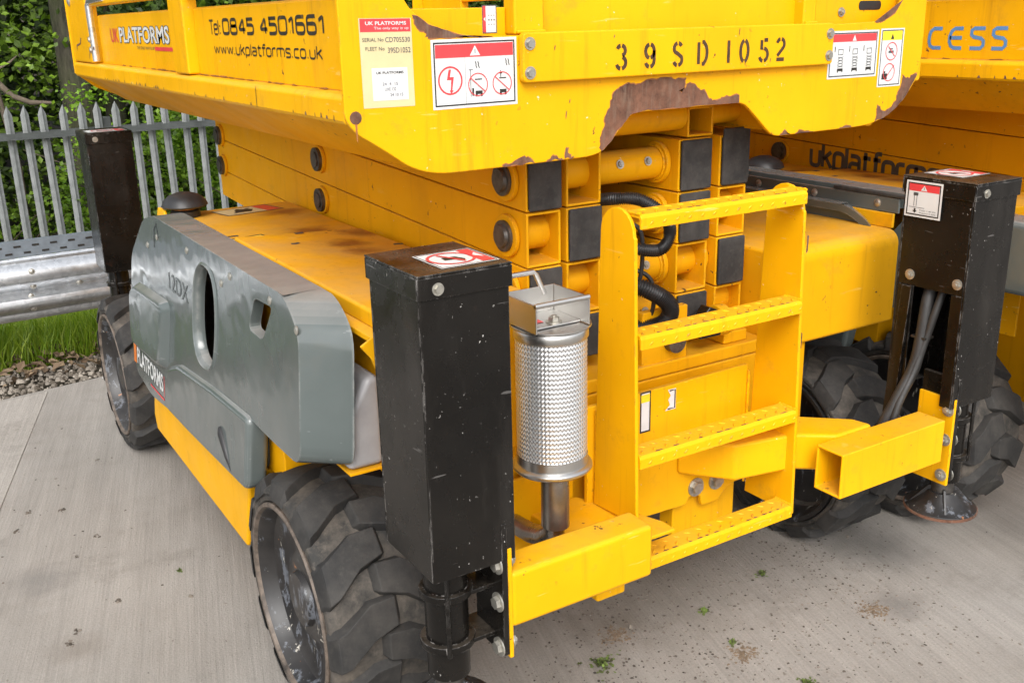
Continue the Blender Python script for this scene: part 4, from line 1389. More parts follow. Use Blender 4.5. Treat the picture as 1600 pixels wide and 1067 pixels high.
for x, y, s_, sd in ((1.07, 3.02, 0.022, 4), (1.27, 2.72, 0.02, 5), (0.93, 3.25, 0.02, 6), (1.0, 2.86, 0.018, 7), (0.9, 3.4, 0.01, 8)):
    rnd = random.Random(sd)
    q = jag([(x-s_, y-s_*0.4), (x+s_*0.9, y-s_*0.6), (x+s_, y+s_*0.4), (x-s_*0.3, y+s_*0.5)], 0.006, 2, sd)
    m_ = MB()
    m_.add([(a_, b2, 1.0942 if y > 3.03 else 1.1345-(x-0.878)*0.0534) for a_, b2 in q], [list(range(len(q)))])
    obj('paint_chip', m_, INKGREY, hood, smooth=0, recalc=False)

# ---------------- right hood
rh = MB()
prof = [(2.0, 0.80), (2.0, 1.045)]+[(2.045-0.045*math.cos(math.pi/2*i/6), 1.052+0.045*math.sin(math.pi/2*i/6)) for i in range(7)]+[(3.80, 1.097), (3.80, 0.80)]
rh.prism(prof, 'X', 2.125, 2.665)
hoodr = obj('hood', rh, TRAYY, lift, 0.012, 3, smooth=40)
obj('hood_lip', MB().box(2.655, 2.667, 2.03, 3.60, 1.0975, 1.142), TRAYY, hoodr, 0.002)
bolt((2.1250, 2.03, 1.02), (-1, 0, 0), 0.008, hoodr, 'head')

# ---------------- grey engine covers
def boolean_cut(o, cutters):
    for c in cutters:
        b = o.modifiers.new('cut', 'BOOLEAN')
        b.object = c
        b.solver = 'EXACT'
        b.operation = 'DIFFERENCE'
    dg = bpy.context.evaluated_depsgraph_get()
    dg.update()
    me = bpy.data.meshes.new_from_object(o.evaluated_get(dg))
    o.modifiers.clear()
    o.data = me
    for c in cutters:
        bpy.data.objects.remove(c)
def oval(cy, cz, ry, rz, n=28, tilt=0.0, pw=2.6):
    q = []
    for i in range(n):
        t = 2*math.pi*i/n
        c_, s_ = math.cos(t), math.sin(t)
        y = ry*math.copysign(abs(c_)**(2/pw), c_)
        z = rz*math.copysign(abs(s_)**(2/pw), s_)
        q.append((cy+y+z*tilt, cz+z))
    return q
def round_poly(pts, r, n=4):
    out = []
    k_ = len(pts)
    for i in range(k_):
        p, a_, b2 = Vector(pts[i]), Vector(pts[i-1]), Vector(pts[(i+1) % k_])
        u, w = (a_-p), (b2-p)
        rr = min(r, u.length*0.45, w.length*0.45)
        s_, e_ = p+u.normalized()*rr, p+w.normalized()*rr
        for j in range(n+1):
            t = j/n
            out.append(tuple((1-t)**2*s_+2*t*(1-t)*p+t*t*e_))
    return out
def cover(x_out, sgn, name='engine_cover', cut=True):
    X = lambda h: x_out+sgn*h
    outline = round_poly([(2.045, 0.765), (2.30, 0.762), (2.50, 0.765), (2.53, 0.575), (3.15, 0.530), (3.60, 0.485), (3.84, 0.515), (3.90, 0.64), (3.83, 0.96), (3.62, 1.12), (3.48, 1.153), (2.16, 1.153), (2.055, 1.09)], 0.05)
    inner = round_poly([(2.075, 0.70), (2.53, 0.735), (2.57, 0.61), (3.15, 0.57), (3.60, 0.525), (3.80, 0.555), (3.86, 0.64), (3.79, 0.95), (3.60, 1.09), (3.48, 1.128), (2.17, 1.128), (2.085, 1.075)], 0.05)
    depth = 0.10 if cut else 0.05
    def lean(me):                                     # the whole side leans in towards the top
        for v in me.vertices:
            if v.co.y+BASE.y < 2.2:                   # front end turns in at an angle
                v.co.y += 0.055-0.085*((v.co.x+BASE.x-x_out)*sgn/0.10)
            v.co.x += sgn*((v.co.z-0.45)*0.085-0.025)
        return me
    body = MB().prism(outline, 'X', X(0), X(depth))
    o = obj(name, body, GREY, lift)
    def cutter(poly, a_, b2):
        return obj('cutter', MB().prism(poly, 'X', a_, b2), GREY, lift)
    cs_ = [cutter(inner, X(0.030), X(0.20))]
    if cut:
        cs_.append(cutter(oval(2.872, 0.945, 0.115, 0.155, tilt=-0.12), X(-0.05), X(0.3)))
        cs_.append(cutter(round_poly([(2.285, 1.105), (2.42, 1.100), (2.465, 1.010), (2.36, 1.005)], 0.022), X(-0.05), X(0.3)))
    # shallow step below the swage line
    bpy.context.view_layer.update()
    boolean_cut(o, cs_)
    lean(o.data)
    o.data.polygons.foreach_set('use_smooth', [True]*len(o.data.polygons))
    o.data.set_sharp_from_angle(angle=R(40))
    bv = o.modifiers.new('bevel', 'BEVEL')
    bv.width, bv.segments, bv.limit_method, bv.angle_limit, bv.harden_normals = 0.013, 3, 'ANGLE', R(50), True
    # raised air box towards the rear
    bump = round_poly([(3.30, 0.89), (3.72, 0.87), (3.80, 0.83), (3.80, 0.64), (3.36, 0.66)], 0.05)
    m_ = MB()
    n = len(bump)
    cy_, cz_ = sum(p[0] for p in bump)/n, sum(p[1] for p in bump)/n
    rows = [(0.002, 1.10), (-0.018, 1.0), (-0.026, 0.95)]
    vs_ = []
    for h, k_ in rows:
        vs_ += [(X(h), cy_+(p[0]-cy_)*k_, cz_+(p[1]-cz_)*k_) for p in bump]
    fs = []
    for j in range(2):
        fs += [(j*n+i, j*n+(i+1) % n, (j+1)*n+(i+1) % n, (j+1)*n+i) for i in range(n)]
    fs.append(list(range(2*n, 3*n)))
    m_.add(vs_, fs)
    lean(obj('air_box', m_, GREY, o, 0.006, 2, smooth=45).data)
    # lower step moulding
    st = round_poly([(2.45, 0.775), (2.80, 0.757), (3.16, 0.725), (3.30, 0.68), (3.36, 0.60), (3.34, 0.515), (3.05, 0.525), (2.48, 0.555)], 0.03)
    lean(obj('step_moulding', MB().prism(st, 'X', X(-0.014), X(0.05)), GREY, o, 0.02, 4, smooth=40).data)
    # lip of the oval handle recess
    ov = oval(2.872, 0.945, 0.126, 0.166, 40, -0.12)
    ovi = oval(2.872, 0.945, 0.106, 0.146, 40, -0.12)
    m_ = MB()
    vs_ = [(X(0.003), *p) for p in ov]+[(X(-0.006), (a_[0]+b2[0])/2, (a_[1]+b2[1])/2) for a_, b2 in zip(ov, ovi)]+[(X(0.006), *p) for p in ovi]+[(X(0.029), *p) for p in ovi]
    n = 40
    fs = []
    for j in range(3):
        fs += [(j*n+i, j*n+(i+1) % n, (j+1)*n+(i+1) % n, (j+1)*n+i) for i in range(n)]
    m_.add(vs_, fs)
    lean(obj('recess_lip', m_, GREY, o, smooth=60).data)
    # black sheet added to stand for the shade inside the openings
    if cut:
        bx('shade_backing', X(0.145), X(0.15), 2.98, 3.80, 0.56, 1.07, HOSE, o, 0.0)
    for y, z in ((2.62, 1.115), (2.30, 1.12), (2.12, 1.09), (3.05, 1.11), (3.42, 1.09), (3.56, 1.04), (2.70, 1.08)):
        bolt((X((z-0.45)*0.085-0.025), y, z), (-sgn, 0, 0.085), 0.0075, o, 'dome', 'rivet')
    return o
cov = cover(0.700, 1)
covr = cover(mx(0.700), -1, cut=False)
# inner face of the right cover shows above its hood: flange with screws and a rubber edge
obj('cover_flange', MB().box(2.668, 2.676, 2.02, 3.30, 1.143, 1.19), GREY, covr, 0.002)
for y in (2.62, 2.42, 2.36, 2.10):
    bolt((2.668, y, 1.168), (-1, 0, 0), 0.009, covr, 'dome', 'screw')
obj('rubber_edge', MB().box(2.664, 2.682, 2.0, 2.28, 1.1905, 1.203), PAD, covr, 0.004)
# lettering on the cover, nearly rubbed away
FAINT = mk_simple('faded_ink', (0.045, 0.052, 0.052), 0.3, 0, 0.3, 30)
f = Flat((0.7171, 3.47, 0.945), (0, -0.42, 0), (0.0055, 0, 0.065), 0.0015)
f.text('12DX', 0.45, 0.0, 1.0, 0.85, FAINT, 0, 0.0)
f.obj('lettering', cov)
f = Flat((0.7171, 3.47, 0.945), (0, -0.42, 0), (0.0055, 0, 0.065), 0.0015)
f.line([(0.02, 1.6), (0.03, 2.5), (0.10, 2.9), (0.16, 2.2)], 0.16, FAINT, 0)
f.obj('scrawl', cov)
f = Flat((0.681, 3.86, 0.520), (0, -0.46, 0.0), (0.0089, 0, 0.105), 0.0015)
f.rect(0.0, 0.25, 0.09, 1.0, ORANGELBL, 0).text('PLATFORMS', 0.12, 0.30, 0.97, 0.92, WHITE, 1, 0.02).line([(0.55, 0.06), (0.98, 0.06), (1.0, 0.5), (1.0, 0.9)], 0.06, RED, 0)
f.obj('lettering', cov)
m_ = MB()
m_.tube([(0.683, 2.70, 0.665), (0.678, 2.685, 0.655), (0.676, 2.64, 0.60), (0.675, 2.605, 0.565)], [0.010, 0.012, 0.009, 0.004], 8)
obj('latch', m_, HOSE, cov, smooth=50)
# yellow fuel tank below the cover
ft = MB()
ft.prism([(2.645, 0.304), (2.54, 0.578), (3.69, 0.46), (3.73, 0.37), (3.71, 0.308)], 'X', 0.702, 0.98)
obj('fuel_tank', ft, TRAYY, lift, 0.010, 2)
bx('skirt', 0.99, 1.118, 2.62, 4.02, 0.30, 0.55, FRAMEY, chassis)
bx('skirt', 0.76, 0.98, 2.40, 2.62, 0.58, 0.80, FRAMEY, chassis)
bx('tank', 2.43, 2.698, 2.62, 3.66, 0.335, 0.56, TRAYY, lift, 0.01)

# ---------------- beacon
def beacon(p, parent, off=None):
    x, y, z = p
    m_ = MB()
    m_.lathe((x, y, z), 'Z', [(0.0, 0.0), (0.052, 0.0), (0.052, 0.022), (0.045, 0.028), (0.0, 0.028)], 28, 0)
    m_.lathe((x, y, z), 'Z', [(0.043, 0.028), (0.043, 0.040), (0.0, 0.040)], 28, 1)
    m_.lathe((x, y, z), 'Z', [(0.0, 0.040), (0.074, 0.036), (0.082, 0.042), (0.074, 0.060), (0.054, 0.077), (0.026, 0.087), (0.0, 0.089)], 32, 0)
    return obj('beacon', m_, [BEACONTOP, BEACON], parent, smooth=40)
beac = beacon((0.905, 3.72, 1.094), lift)
obj('beacon_bracket', MB().prism([(3.70, 1.09), (3.72, 1.125), (3.80, 1.125), (3.84, 1.08), (3.84, 1.0), (3.70, 1.0)], 'X', 0.825, 0.84), YELLOW, beac, 0.006)

# ---------------- scissor arms, folded
arms = grp('scissor_stack', lift)
YF, YR = 2.10, 4.76
cols = {'A': (1.340, 1.445), 'B': (1.462, 1.572), 'C': (1.833, 1.948), 'D': (1.982, 2.088)}
lev = [1.432, 1.288, 1.144, 1.000, 0.876]              # level boundaries at the front
kinds = {'A': 'ptpt', 'B': 'tptp', 'C': 'pptp', 'D': 'ptpt'}
for c_, (xa, xb) in cols.items():
    dz = 0.115 if c_ in 'AD' else 0.0
    for i in range(4):
        z1_, z0_ = lev[i]-0.0015, lev[i+1]+0.0015
        if c_ in 'AD' and i == 0:
            z1_ -= 0.0
        a_ = obj('scissor_arm', MB().rtube(xa, xb, z0_, z1_, YF, YR, 0.0075, dz), FRAMEY, arms, 0.009, 3)
        if kinds[c_][i] == 'p':
            obj('end_pad', MB().box(xa+0.004, xb-0.003, YF-0.011, YF-0.0005, z0_+0.002, z1_-0.002), PAD, arms, 0.005, 2)
# one more pair on top under the platform
obj('scissor_arm', MB().rtube(1.862, 1.955, 1.434, 1.515, YF, YR, 0.0075), FRAMEY, arms, 0.007, 3)
obj('scissor_arm', MB().rtube(1.462, 1.555, 1.434, 1.515, YF+0.1, YR, 0.0075), FRAMEY, arms, 0.007, 3)
obj('end_pad', MB().box(1.988, 2.086, YF-0.012, YF-0.001, 1.302, 1.450), PAD, arms, 0.005, 2)
for i in range(4):
    z = (lev[i]+lev[i+1])/2+0.004
    yy = YF+0.085
    m_ = MB()
    m_.cyl((1.328, yy, z), (2.10, yy, z), 0.044, n=28)
    for xc, ln in ((1.447, 0.013), (1.574, 0.016), (1.815, 0.016), (1.950, 0.030), (2.0885, 0.012)):
        m_.cyl((xc, yy, z), (xc+ln, yy, z), 0.058, n=28)
    m_.cyl((1.326, yy, z), (1.3395, yy, z), 0.056, n=28)
    ct = obj('cross_tube', m_, FRAMEY, arms, 0.003, 2, smooth=40)
    for xx in (1.665, 1.76):
        bolt((xx, yy-0.043, z+0.012), (0, -1, 0.25), 0.0085, ct, 'hex')
    p = MB()
    p.cyl((1.3255, yy, z), (1.318, yy, z), 0.041, n=24, mi=0)
    p.cyl((1.3178, yy, z), (1.309, yy, z), 0.031, 0.028, n=24, mi=0)
    obj('pin_end', p, DARKBOLT, ct, smooth=35)
# upper cross tube behind the cut-out
obj('cross_tube', MB().cyl((1.40, 2.14, 1.492), (1.86, 2.14, 1.492), 0.040, n=28), FRAMEY, arms, smooth=40)
obj('cross_tube', MB().cyl((1.956, 2.14, 1.492), (2.40, 2.14, 1.50), 0.034, n=28), FRAMEY, arms, smooth=40)
# centre and rear pins on the outer left arms
for (y, zs) in ((3.465, (1.288, 1.142, 0.998)), (4.68, (1.395, 1.335-0.06, 1.14))):
    for z in zs:
        p = MB()
        p.cyl((1.3395, y, z), (1.328, y, z), 0.050, n=24)
        q = obj('pin_boss', p, FRAMEY, arms, 0.002, smooth=35)
        p = MB()
        p.cyl((1.3278, y, z), (1.316, y, z), 0.042, n=24)
        p.cyl((1.3158, y, z), (1.311, y, z), 0.028, n=24)
        obj('pin_end', p, DARKBOLT, q, smooth=35)
# lower pivot block at the front, right of centre
obj('pivot_block', MB().prism([(1.66, 0.82), (1.66, 0.99), (1.82, 0.99), (1.82, 0.80), (1.80, 0.785)], 'Y', 2.03, 2.055), FRAMEY, arms, 0.004)
q = MB()
q.cyl((1.765, 2.03, 0.895), (1.765, 2.005, 0.895), 0.030, n=24)
obj('pin_end', q, DARKBOLT, arms, smooth=35)
obj('pivot_bracket', MB().prism([(1.852, 0.885), (1.862, 0.95), (1.885, 0.975), (1.92, 0.96), (1.93, 0.885)], 'Y', 2.01, 2.05), BLACK, arms, 0.004)
q = MB()
q.cyl((1.93, 2.04, 0.92), (1.965, 2.04, 0.92), 0.045, n=24)
obj('pivot_boss', q, FRAMEY, arms, 0.003, smooth=35)
# corrugated hoses
def conduit(pts, r, parent):
    q, o = hose('hose', pts, 0.001, HOSE, parent, 4, 14)
    bpy.data.objects.remove(o)
    rads, path = [], []
    for i in range(len(q)-1):
        for t in (0.0, 0.25, 0.5, 0.75):
            path.append(q[i].lerp(q[i+1], t))
            rads.append(r*(1.0 if (t in (0.25, 0.5)) else 0.80))
    return obj('corrugated_hose', MB().tube(path, rads, 14), HOSE, parent, smooth=70)
conduit([(1.586, 2.16, 1.285), (1.592, 2.07, 1.302), (1.645, 2.03, 1.298), (1.70, 2.0, 1.255), (1.722, 2.0, 1.205), (1.695, 2.005, 1.165), (1.63, 2.03, 1.172), (1.592, 2.10, 1.18)], 0.017, arms)
conduit([(1.592, 2.12, 1.075), (1.65, 2.03, 1.065), (1.71, 1.995, 1.025), (1.725, 1.995, 0.985), (1.70, 2.01, 0.955), (1.65, 2.06, 0.945), (1.60, 2.15, 0.96)], 0.024, arms)

for k_, pts in enumerate(([(1.60, 2.13, 1.23), (1.615, 2.05, 1.24), (1.65, 2.03, 1.21), (1.66, 2.04, 1.10), (1.64, 2.05, 1.02), (1.62, 2.10, 0.97)],
                          [(1.60, 2.14, 1.10), (1.64, 2.06, 1.11), (1.685, 2.03, 1.08), (1.695, 2.03, 1.0), (1.68, 2.06, 0.95), (1.66, 2.15, 0.94)])):
    hose('thin_cable', pts, 0.006, HOSE, arms, 8, 6)
# weld beads round the cross tube collars
for i in range(4):
    z = (lev[i]+lev[i+1])/2+0.004
    for xc in (1.591, 1.8145):
        m_ = MB()
        n_ = 40
        ring = []
        for q_ in range(n_+1):
            t = 2*math.pi*q_/n_
            rr = 0.0455+0.0012*math.sin(q_*2.4)
            ring.append((xc, YF+0.085+rr*math.cos(t), z+rr*math.sin(t)))
        m_.tube(ring, [0.0045+0.001*(q_ % 2) for q_ in range(n_+1)], 6)
        obj('weld_bead', m_, FRAMEY, arms, smooth=60)

# ---------------- platform
plat = grp('platform', lift)
PX0, PX1, PF, PRR = 0.82, 2.575, 1.92, 4.97
top = 2.55
fpl = [(0.80, top), (0.80, 1.565), (0.823, 1.535), (0.881, 1.499), (0.937, 1.459), (0.98, 1.443), (1.027, 1.437), (1.2, 1.438), (1.40, 1.44), (1.438, 1.447), (1.475, 1.479), (1.522, 1.528), (1.55, 1.533), (1.871, 1.535),
       (1.893, 1.529), (1.917, 1.51), (1.978, 1.457), (1.995, 1.445), (2.015, 1.441), (2.30, 1.442), (2.36, 1.444), (2.405, 1.452), (2.458, 1.468), (2.508, 1.503), (2.545, 1.54), (2.565, 1.575), (2.575, 1.62), (2.575, top), (2.50, top),
       (2.492, 1.83), (2.473, 1.777), (2.44, 1.742), (2.396, 1.722), (2.222, 1.718), (1.149, 1.716), (1.08, 1.721), (1.026, 1.735), (0.985, 1.752), (0.955, 1.775), (0.935, 1.81), (0.925, 1.86), (0.922, top)]
fpl = round_poly(fpl, 0.03, 3)
fplate = obj('front_plate', MB().prism(fpl, 'Y', PF, PF+0.012), YELLOW, plat, 0.003)
rpl = [(x, z) for x, z in fpl]
obj('rear_plate', MB().prism([(0.80, top), (0.80, 1.565), (0.881, 1.499), (1.027, 1.437), (2.36, 1.444), (2.508, 1.503), (2.575, 1.62), (2.575, top), (2.50, top), (2.49, 1.80), (0.92, 1.80), (0.92, top)], 'Y', PRR-0.012, PRR), YELLOW, plat, 0.003)
# bolted beam with the stencilled fleet number
bp = round_poly([(1.212, 1.617), (2.182, 1.617), (2.182, 1.722), (1.212, 1.722)], 0.012)
beam = obj('number_beam', MB().prism(bp, 'Y', PF-0.020, PF-0.001), YELLOW, plat, 0.004, 3)
for x, z in ((1.229, 1.699), (1.229, 1.638), (2.166, 1.695), (2.166, 1.640)):
    bolt((x, PF-0.020, z), (0, -1, 0), 0.0095, beam, 'head')
# stencil strokes
def arc(cx, cy, rx, ry, a0, a1, n=8):
    return [(cx+rx*math.cos(R(a0+(a1-a0)*i/n)), cy+ry*math.sin(R(a0+(a1-a0)*i/n))) for i in range(n+1)]
ST = {
 '3': [arc(.30, .75, .22, .20, 160, 100), arc(.30, .75, .22, .20, 80, -75), arc(.30, .27, .25, .23, 75, -80), arc(.30, .27, .25, .23, -100, -165)],
 '9': [arc(.30, .68, .24, .27, 80, -80), arc(.30, .68, .24, .27, 100, 260), [(.54, .70), (.54, .35)]+arc(.30, .30, .24, .25, 0, -80), arc(.30, .30, .24, .25, -100, -160)],
 'S': [arc(.30, .74, .22, .21, 25, 80), arc(.30, .74, .22, .21, 100, 225)+[(.30, .52), (.45, .42)]+arc(.30, .27, .24, .22, 35, -80), arc(.30, .27, .24, .22, -100, -160)],
 'D': [[(.08, .05), (.08, .95)], [(.28, .95), (.40, .95)]+arc(.34, .5, .24, .42, 70, -70)+[(.40, .05), (.28, .05)]],
 '1': [[(.25, .03), (.25, .97)]],
 '0': [arc(.30, .5, .24, .45, 100, 260, 10), arc(.30, .5, .24, .45, 80, -80, 10)],
 '5': [[(.52, .93), (.28, .93)], [(.12, .93), (.12, .55), (.22, .58)], arc(.26, .30, .27, .27, 85, -80), arc(.26, .30, .27, .27, -100, -160)],
 '2': [arc(.30, .72, .24, .23, 165, 100), arc(.30, .72, .24, .23, 80, -40)+[(.10, .22)], [(.06, .06), (.56, .06)]],
}
own_marks = []                                        # marks that only this machine bears
xsn = [1.461, 1.545, 1.630, 1.707, 1.795, 1.845, 1.913, 1.970]
for ch, x in zip('39SD1052', xsn):
    f = Flat((1.455, PF-0.020, 1.634), (0.57, 0, 0), (0, 0, 0.056), 0.0008)
    for stroke in ST[ch]:
        f.line([((x-1.455+px*0.056*0.95)/0.57, py) for px, py in stroke], 0.165, STENCIL, 0)
    own_marks.append(f.obj('stencil_character', beam))
# rust where the paint has flaked off, traced in the plane of the plate
RUSTS = [
 [(0.96, 1.762), (0.965, 1.746), (0.986, 1.731), (0.989, 1.720), (1.007, 1.717), (1.075, 1.7165), (1.11, 1.7165), (1.146, 1.7165), (1.149, 1.7155), (1.08, 1.7205), (1.026, 1.7345), (0.985, 1.7515)],
 [(1.433, 1.482), (1.449, 1.514), (1.447, 1.526), (1.463, 1.557), (1.472, 1.582), (1.497, 1.595), (1.516, 1.602), (1.54, 1.597), (1.569, 1.606), (1.628, 1.609), (1.658, 1.602), (1.693, 1.604), (1.689, 1.589), (1.669, 1.575), (1.679, 1.569), (1.694, 1.585), (1.709, 1.59), (1.73, 1.578), (1.751, 1.573), (1.768, 1.55), (1.779, 1.546), (1.806, 1.548), (1.838, 1.552), (1.87, 1.554), (1.8705, 1.5355), (1.806, 1.5355), (1.701, 1.535), (1.6, 1.5345), (1.551, 1.5335), (1.522, 1.529), (1.498, 1.505), (1.476, 1.4805), (1.455, 1.463), (1.4385, 1.448), (1.433, 1.462)],
 [(2.395, 1.451), (2.401, 1.479), (2.402, 1.498), (2.418, 1.482), (2.445, 1.482), (2.48, 1.505), (2.484, 1.522), (2.495, 1.544), (2.497, 1.577), (2.516, 1.565), (2.533, 1.571), (2.557, 1.576), (2.563, 1.573), (2.544, 1.5405), (2.507, 1.504), (2.457, 1.4690), (2.419, 1.457)],
 [(1.165, 1.441), (1.19, 1.445), (1.211, 1.455), (1.232, 1.455), (1.243, 1.447), (1.25, 1.440), (1.207, 1.439), (1.173, 1.439)],
 [(1.333, 1.444), (1.335, 1.465), (1.342, 1.468), (1.346, 1.451), (1.36, 1.444), (1.351, 1.4405)],
 [(2.36, 1.7205), (2.382, 1.728), (2.412, 1.745), (2.437, 1.763), (2.471, 1.788), (2.472, 1.778), (2.44, 1.743), (2.396, 1.7225)],
 [(1.28, 1.4405), (1.30, 1.452), (1.315, 1.443), (1.33, 1.4405)], [(2.08, 1.4425), (2.10, 1.4495), (2.13, 1.4445), (2.15, 1.4430)], [(2.02, 1.4425), (2.04, 1.456), (2.05, 1.446), (2.06, 1.443)], [(2.25, 1.4435), (2.28, 1.449), (2.30, 1.4440)],
]
RAMP_N = 0
for i, q in enumerate(RUSTS):
    # jagged upper boundary, but keep the points that lie on the plate's edge
    qq = jag(q, 0.0045, 2, 40+i)
    def inside(p):
        n, c_ = len(fpl), False
        for k_ in range(n):
            a_, b2 = fpl[k_], fpl[k_-1]
            if (a_[1] > p[1]) != (b2[1] > p[1]) and p[0] < (b2[0]-a_[0])*(p[1]-a_[1])/(b2[1]-a_[1]+1e-12)+a_[0]:
                c_ = not c_
        return c_
    qq = [p for p in qq if inside(p)]
    f = Flat((0, PF, 0), (1, 0, 0), (0, 0, 1), 0.0006)
    n_ = len(qq)
    ar = sum(qq[k_-1][0]*qq[k_][1]-qq[k_][0]*qq[k_-1][1] for k_ in range(n_))
    halo = []
    rnd = random.Random(90+i)
    for k_ in range(n_):
        tx, tz = qq[(k_+1) % n_][0]-qq[k_-1][0], qq[(k_+1) % n_][1]-qq[k_-1][1]
        ln = math.hypot(tx, tz) or 1
        o_ = rnd.uniform(0.0005, 0.0035)*(1 if ar > 0 else -1)
        p = (qq[k_][0]+tz/ln*o_, qq[k_][1]-tx/ln*o_)
        halo.append(p if inside(p) else qq[k_])
    f.poly(halo, STAIN, -1)
    f.poly(qq, RUST, 0)
    own_marks.append(f.obj('rust_patch', fplate))
f = Flat((0.823-0.013, PF, 1.568-0.013), (0.026, 0, 0), (0, 0, 0.026), 0.0007)
f.disc(0.5, 0.5, 0.5, RUST, 0).poly([(0.4, 0.1), (0.6, 0.1), (0.55, -1.4), (0.47, -1.2)], STAIN, 0)
f.obj('drain_hole', fplate)
# fine paint cracks on the plate
for (x, z, h) in ((1.335, 1.53, 0.020), (1.345, 1.565, 0.010), (1.292, 1.682, 0.012), (1.455, 1.703, 0.008), (1.84, 1.697, 0.02), (1.95, 1.63, 0.012), (2.42, 1.50, 0.006)):
    f = Flat((x, PF if z < 1.615 else PF-0.020, z), (0.004, 0, 0), (0, 0, h), 0.0006)
    f.poly([(0.2, 0), (0.7, 0.3), (1, 0.9), (0.6, 1), (0.1, 0.5)], RUST, 0)
    f.obj('paint_chip', fplate)
# panels behind
bx('toe_panel', 0.97, 1.21, PF+0.045, PF+0.052, 1.60, 1.775, YELLOW, plat, 0.003)
bx('toe_panel', 1.2905, 2.50, PF+0.045, PF+0.053, 1.60, 1.93, YELLOW, plat, 0.003)
for x0_, x1_ in ((1.212, 1.290), (2.098, 2.145)):
    bx('gate_post', x0_, x1_, PF+0.0125, PF+0.06, 1.7165, 2.55, YELLOW, plat, 0.006)
    bx('weld_bead', x0_+0.002, x1_-0.002, PF+0.003, PF+0.0119, 1.7195, 1.727, YELLOW, plat, 0.003)
f = Flat((1.150, PF+0.045, 1.722), (0.036, 0, 0), (0, 0, 0.058))
f.rect(0, 0, 1, 1, WHITE, 0).frame(0, 0, 1, 1, 0.03, INKGREY, 1).rect(0.04, 0.03, 0.24, 0.97, RED, 1).poly([(0.08, 0.5), (0.2, 0.42), (0.2, 0.58)], WHITE, 2)
for u in (0.42, 0.6, 0.78):
    f.rect(u, 0.45, u+0.08, 0.5, INKGREY, 1).rect(u, 0.30, u+0.06, 0.33, INKGREY, 1).rect(u, 0.62, u+0.06, 0.65, INKGREY, 1)
f.obj('warning_label', plat)
# slot and cable tie at upper right
obj('slot', MB().prism(round_poly([(2.345, 1.752), (2.435, 1.752), (2.435, 1.776), (2.345, 1.776)], 0.011), 'Y', PF+0.0435, PF+0.0445), HOSE, plat)
bolt((2.275, PF+0.044, 1.748), (0, -1, 0), 0.0085, plat, 'hex')
# floor, folded underside, side rails
bx('floor', 0.86, 2.535, PF+0.0125, PRR-0.0125, 1.585, 1.592, FRAMEY, plat, 0.001)
for s_ in (0, 1):
    X = (lambda x: x) if s_ == 0 else (lambda x: mx(x)-0.015)
    under_p = [(X(0.822), 1.553), (X(1.0), 1.440), (X(1.02), 1.440), (X(1.02), 1.446), (X(0.826), 1.562)]
    obj('folded_underside', MB().prism(under_p, 'Y', PF+0.0125, PRR-0.0125), FRAMEY, plat, 0.002)
    rail_p = [(X(0.802), 1.562), (X(0.802), 1.604), (X(0.812), 1.614), (X(0.845), 1.616), (X(0.845), 1.553), (X(0.808), 1.553)]
    rl = obj('side_rail', MB().prism(rail_p, 'Y', PF+0.0125, PRR-0.0125), YELLOW, plat, 0.004)
    pn = [(X(0.838), 1.6165), (X(0.838), 1.797), (X(0.846), 1.803), (X(0.853), 1.797), (X(0.853), 1.6165)]
    obj('side_panel', MB().prism(pn, 'Y', PF+0.03, 3.075), YELLOW, plat, 0.002)
    obj('side_panel', MB().prism(pn, 'Y', 3.24, 4.49), YELLOW, plat, 0.002)
    a_, b2 = sorted((X(0.806), X(0.852)))
    bx('side_post', a_, b2, 3.08, 3.235, 1.617, 2.55, YELLOW, plat, 0.006)
    bx('side_post', a_, b2, 4.55, 4.955, 1.617, 1.88, YELLOW, plat, 0.006)
    bx('side_post', a_, b2, 4.80, 4.955, 1.8805, 2.55, YELLOW, plat, 0.006)
    for z in (1.835, 2.15, 2.52):
        bx('guard_rail', X(0.83)-0.018, X(0.83)+0.018, PF+0.013, 3.079, z, z+0.035, YELLOW, plat, 0.008)
        bx('guard_rail', X(0.83)-0.018, X(0.83)+0.018, 3.2355, 4.5495, z, z+0.035, YELLOW, plat, 0.008)
obj('underside', MB().box(1.0205, 1.38, PF+0.0125, PRR-0.0125, 1.441, 1.447), FRAMEY, plat)
obj('underside', MB().box(2.06, 2.37, PF+0.0125, PRR-0.0125, 1.446, 1.452), FRAMEY, plat)
obj('underside', MB().box(1.3805, 2.0595, PF+0.0125, PRR-0.0125, 1.538, 1.544), FRAMEY, plat)
obj('underside', MB().box(1.374, 1.380, PF+0.0125, PRR-0.0125, 1.4475, 1.537), FRAMEY, plat)
obj('underside', MB().box(2.0600, 2.066, PF+0.0125, PRR-0.0125, 1.4525, 1.537), FRAMEY, plat)
bx('guard_rail', 1.291, 2.097, PF+0.02, PF+0.055, 2.15, 2.185, YELLOW, plat, 0.008)
bx('guard_rail', 0.923, 2.499, PF+0.02, PF+0.055, 2.551, 2.586, YELLOW, plat, 0.008)
bx('guard_rail', 0.923, 2.499, PRR-0.04, PRR-0.0125, 2.52, 2.55, YELLOW, plat, 0.008)
# galvanised latch at the rear left
m_ = MB()
m_.tube([(0.815, 4.50, 1.625), (0.812, 4.50, 1.84), (0.814, 4.47, 1.858), (0.814, 4.20, 1.862)], 0.014, 8)
la = obj('latch_bar', m_, GALV, plat, smooth=50)
for z in (1.74, 1.70):
    bolt((0.802, 4.505, z-0.03), (-1, 0, 0), 0.010, la, 'head')
bolt((0.806, 4.88, 1.865), (-1, 0, 0), 0.014, plat, 'dome')
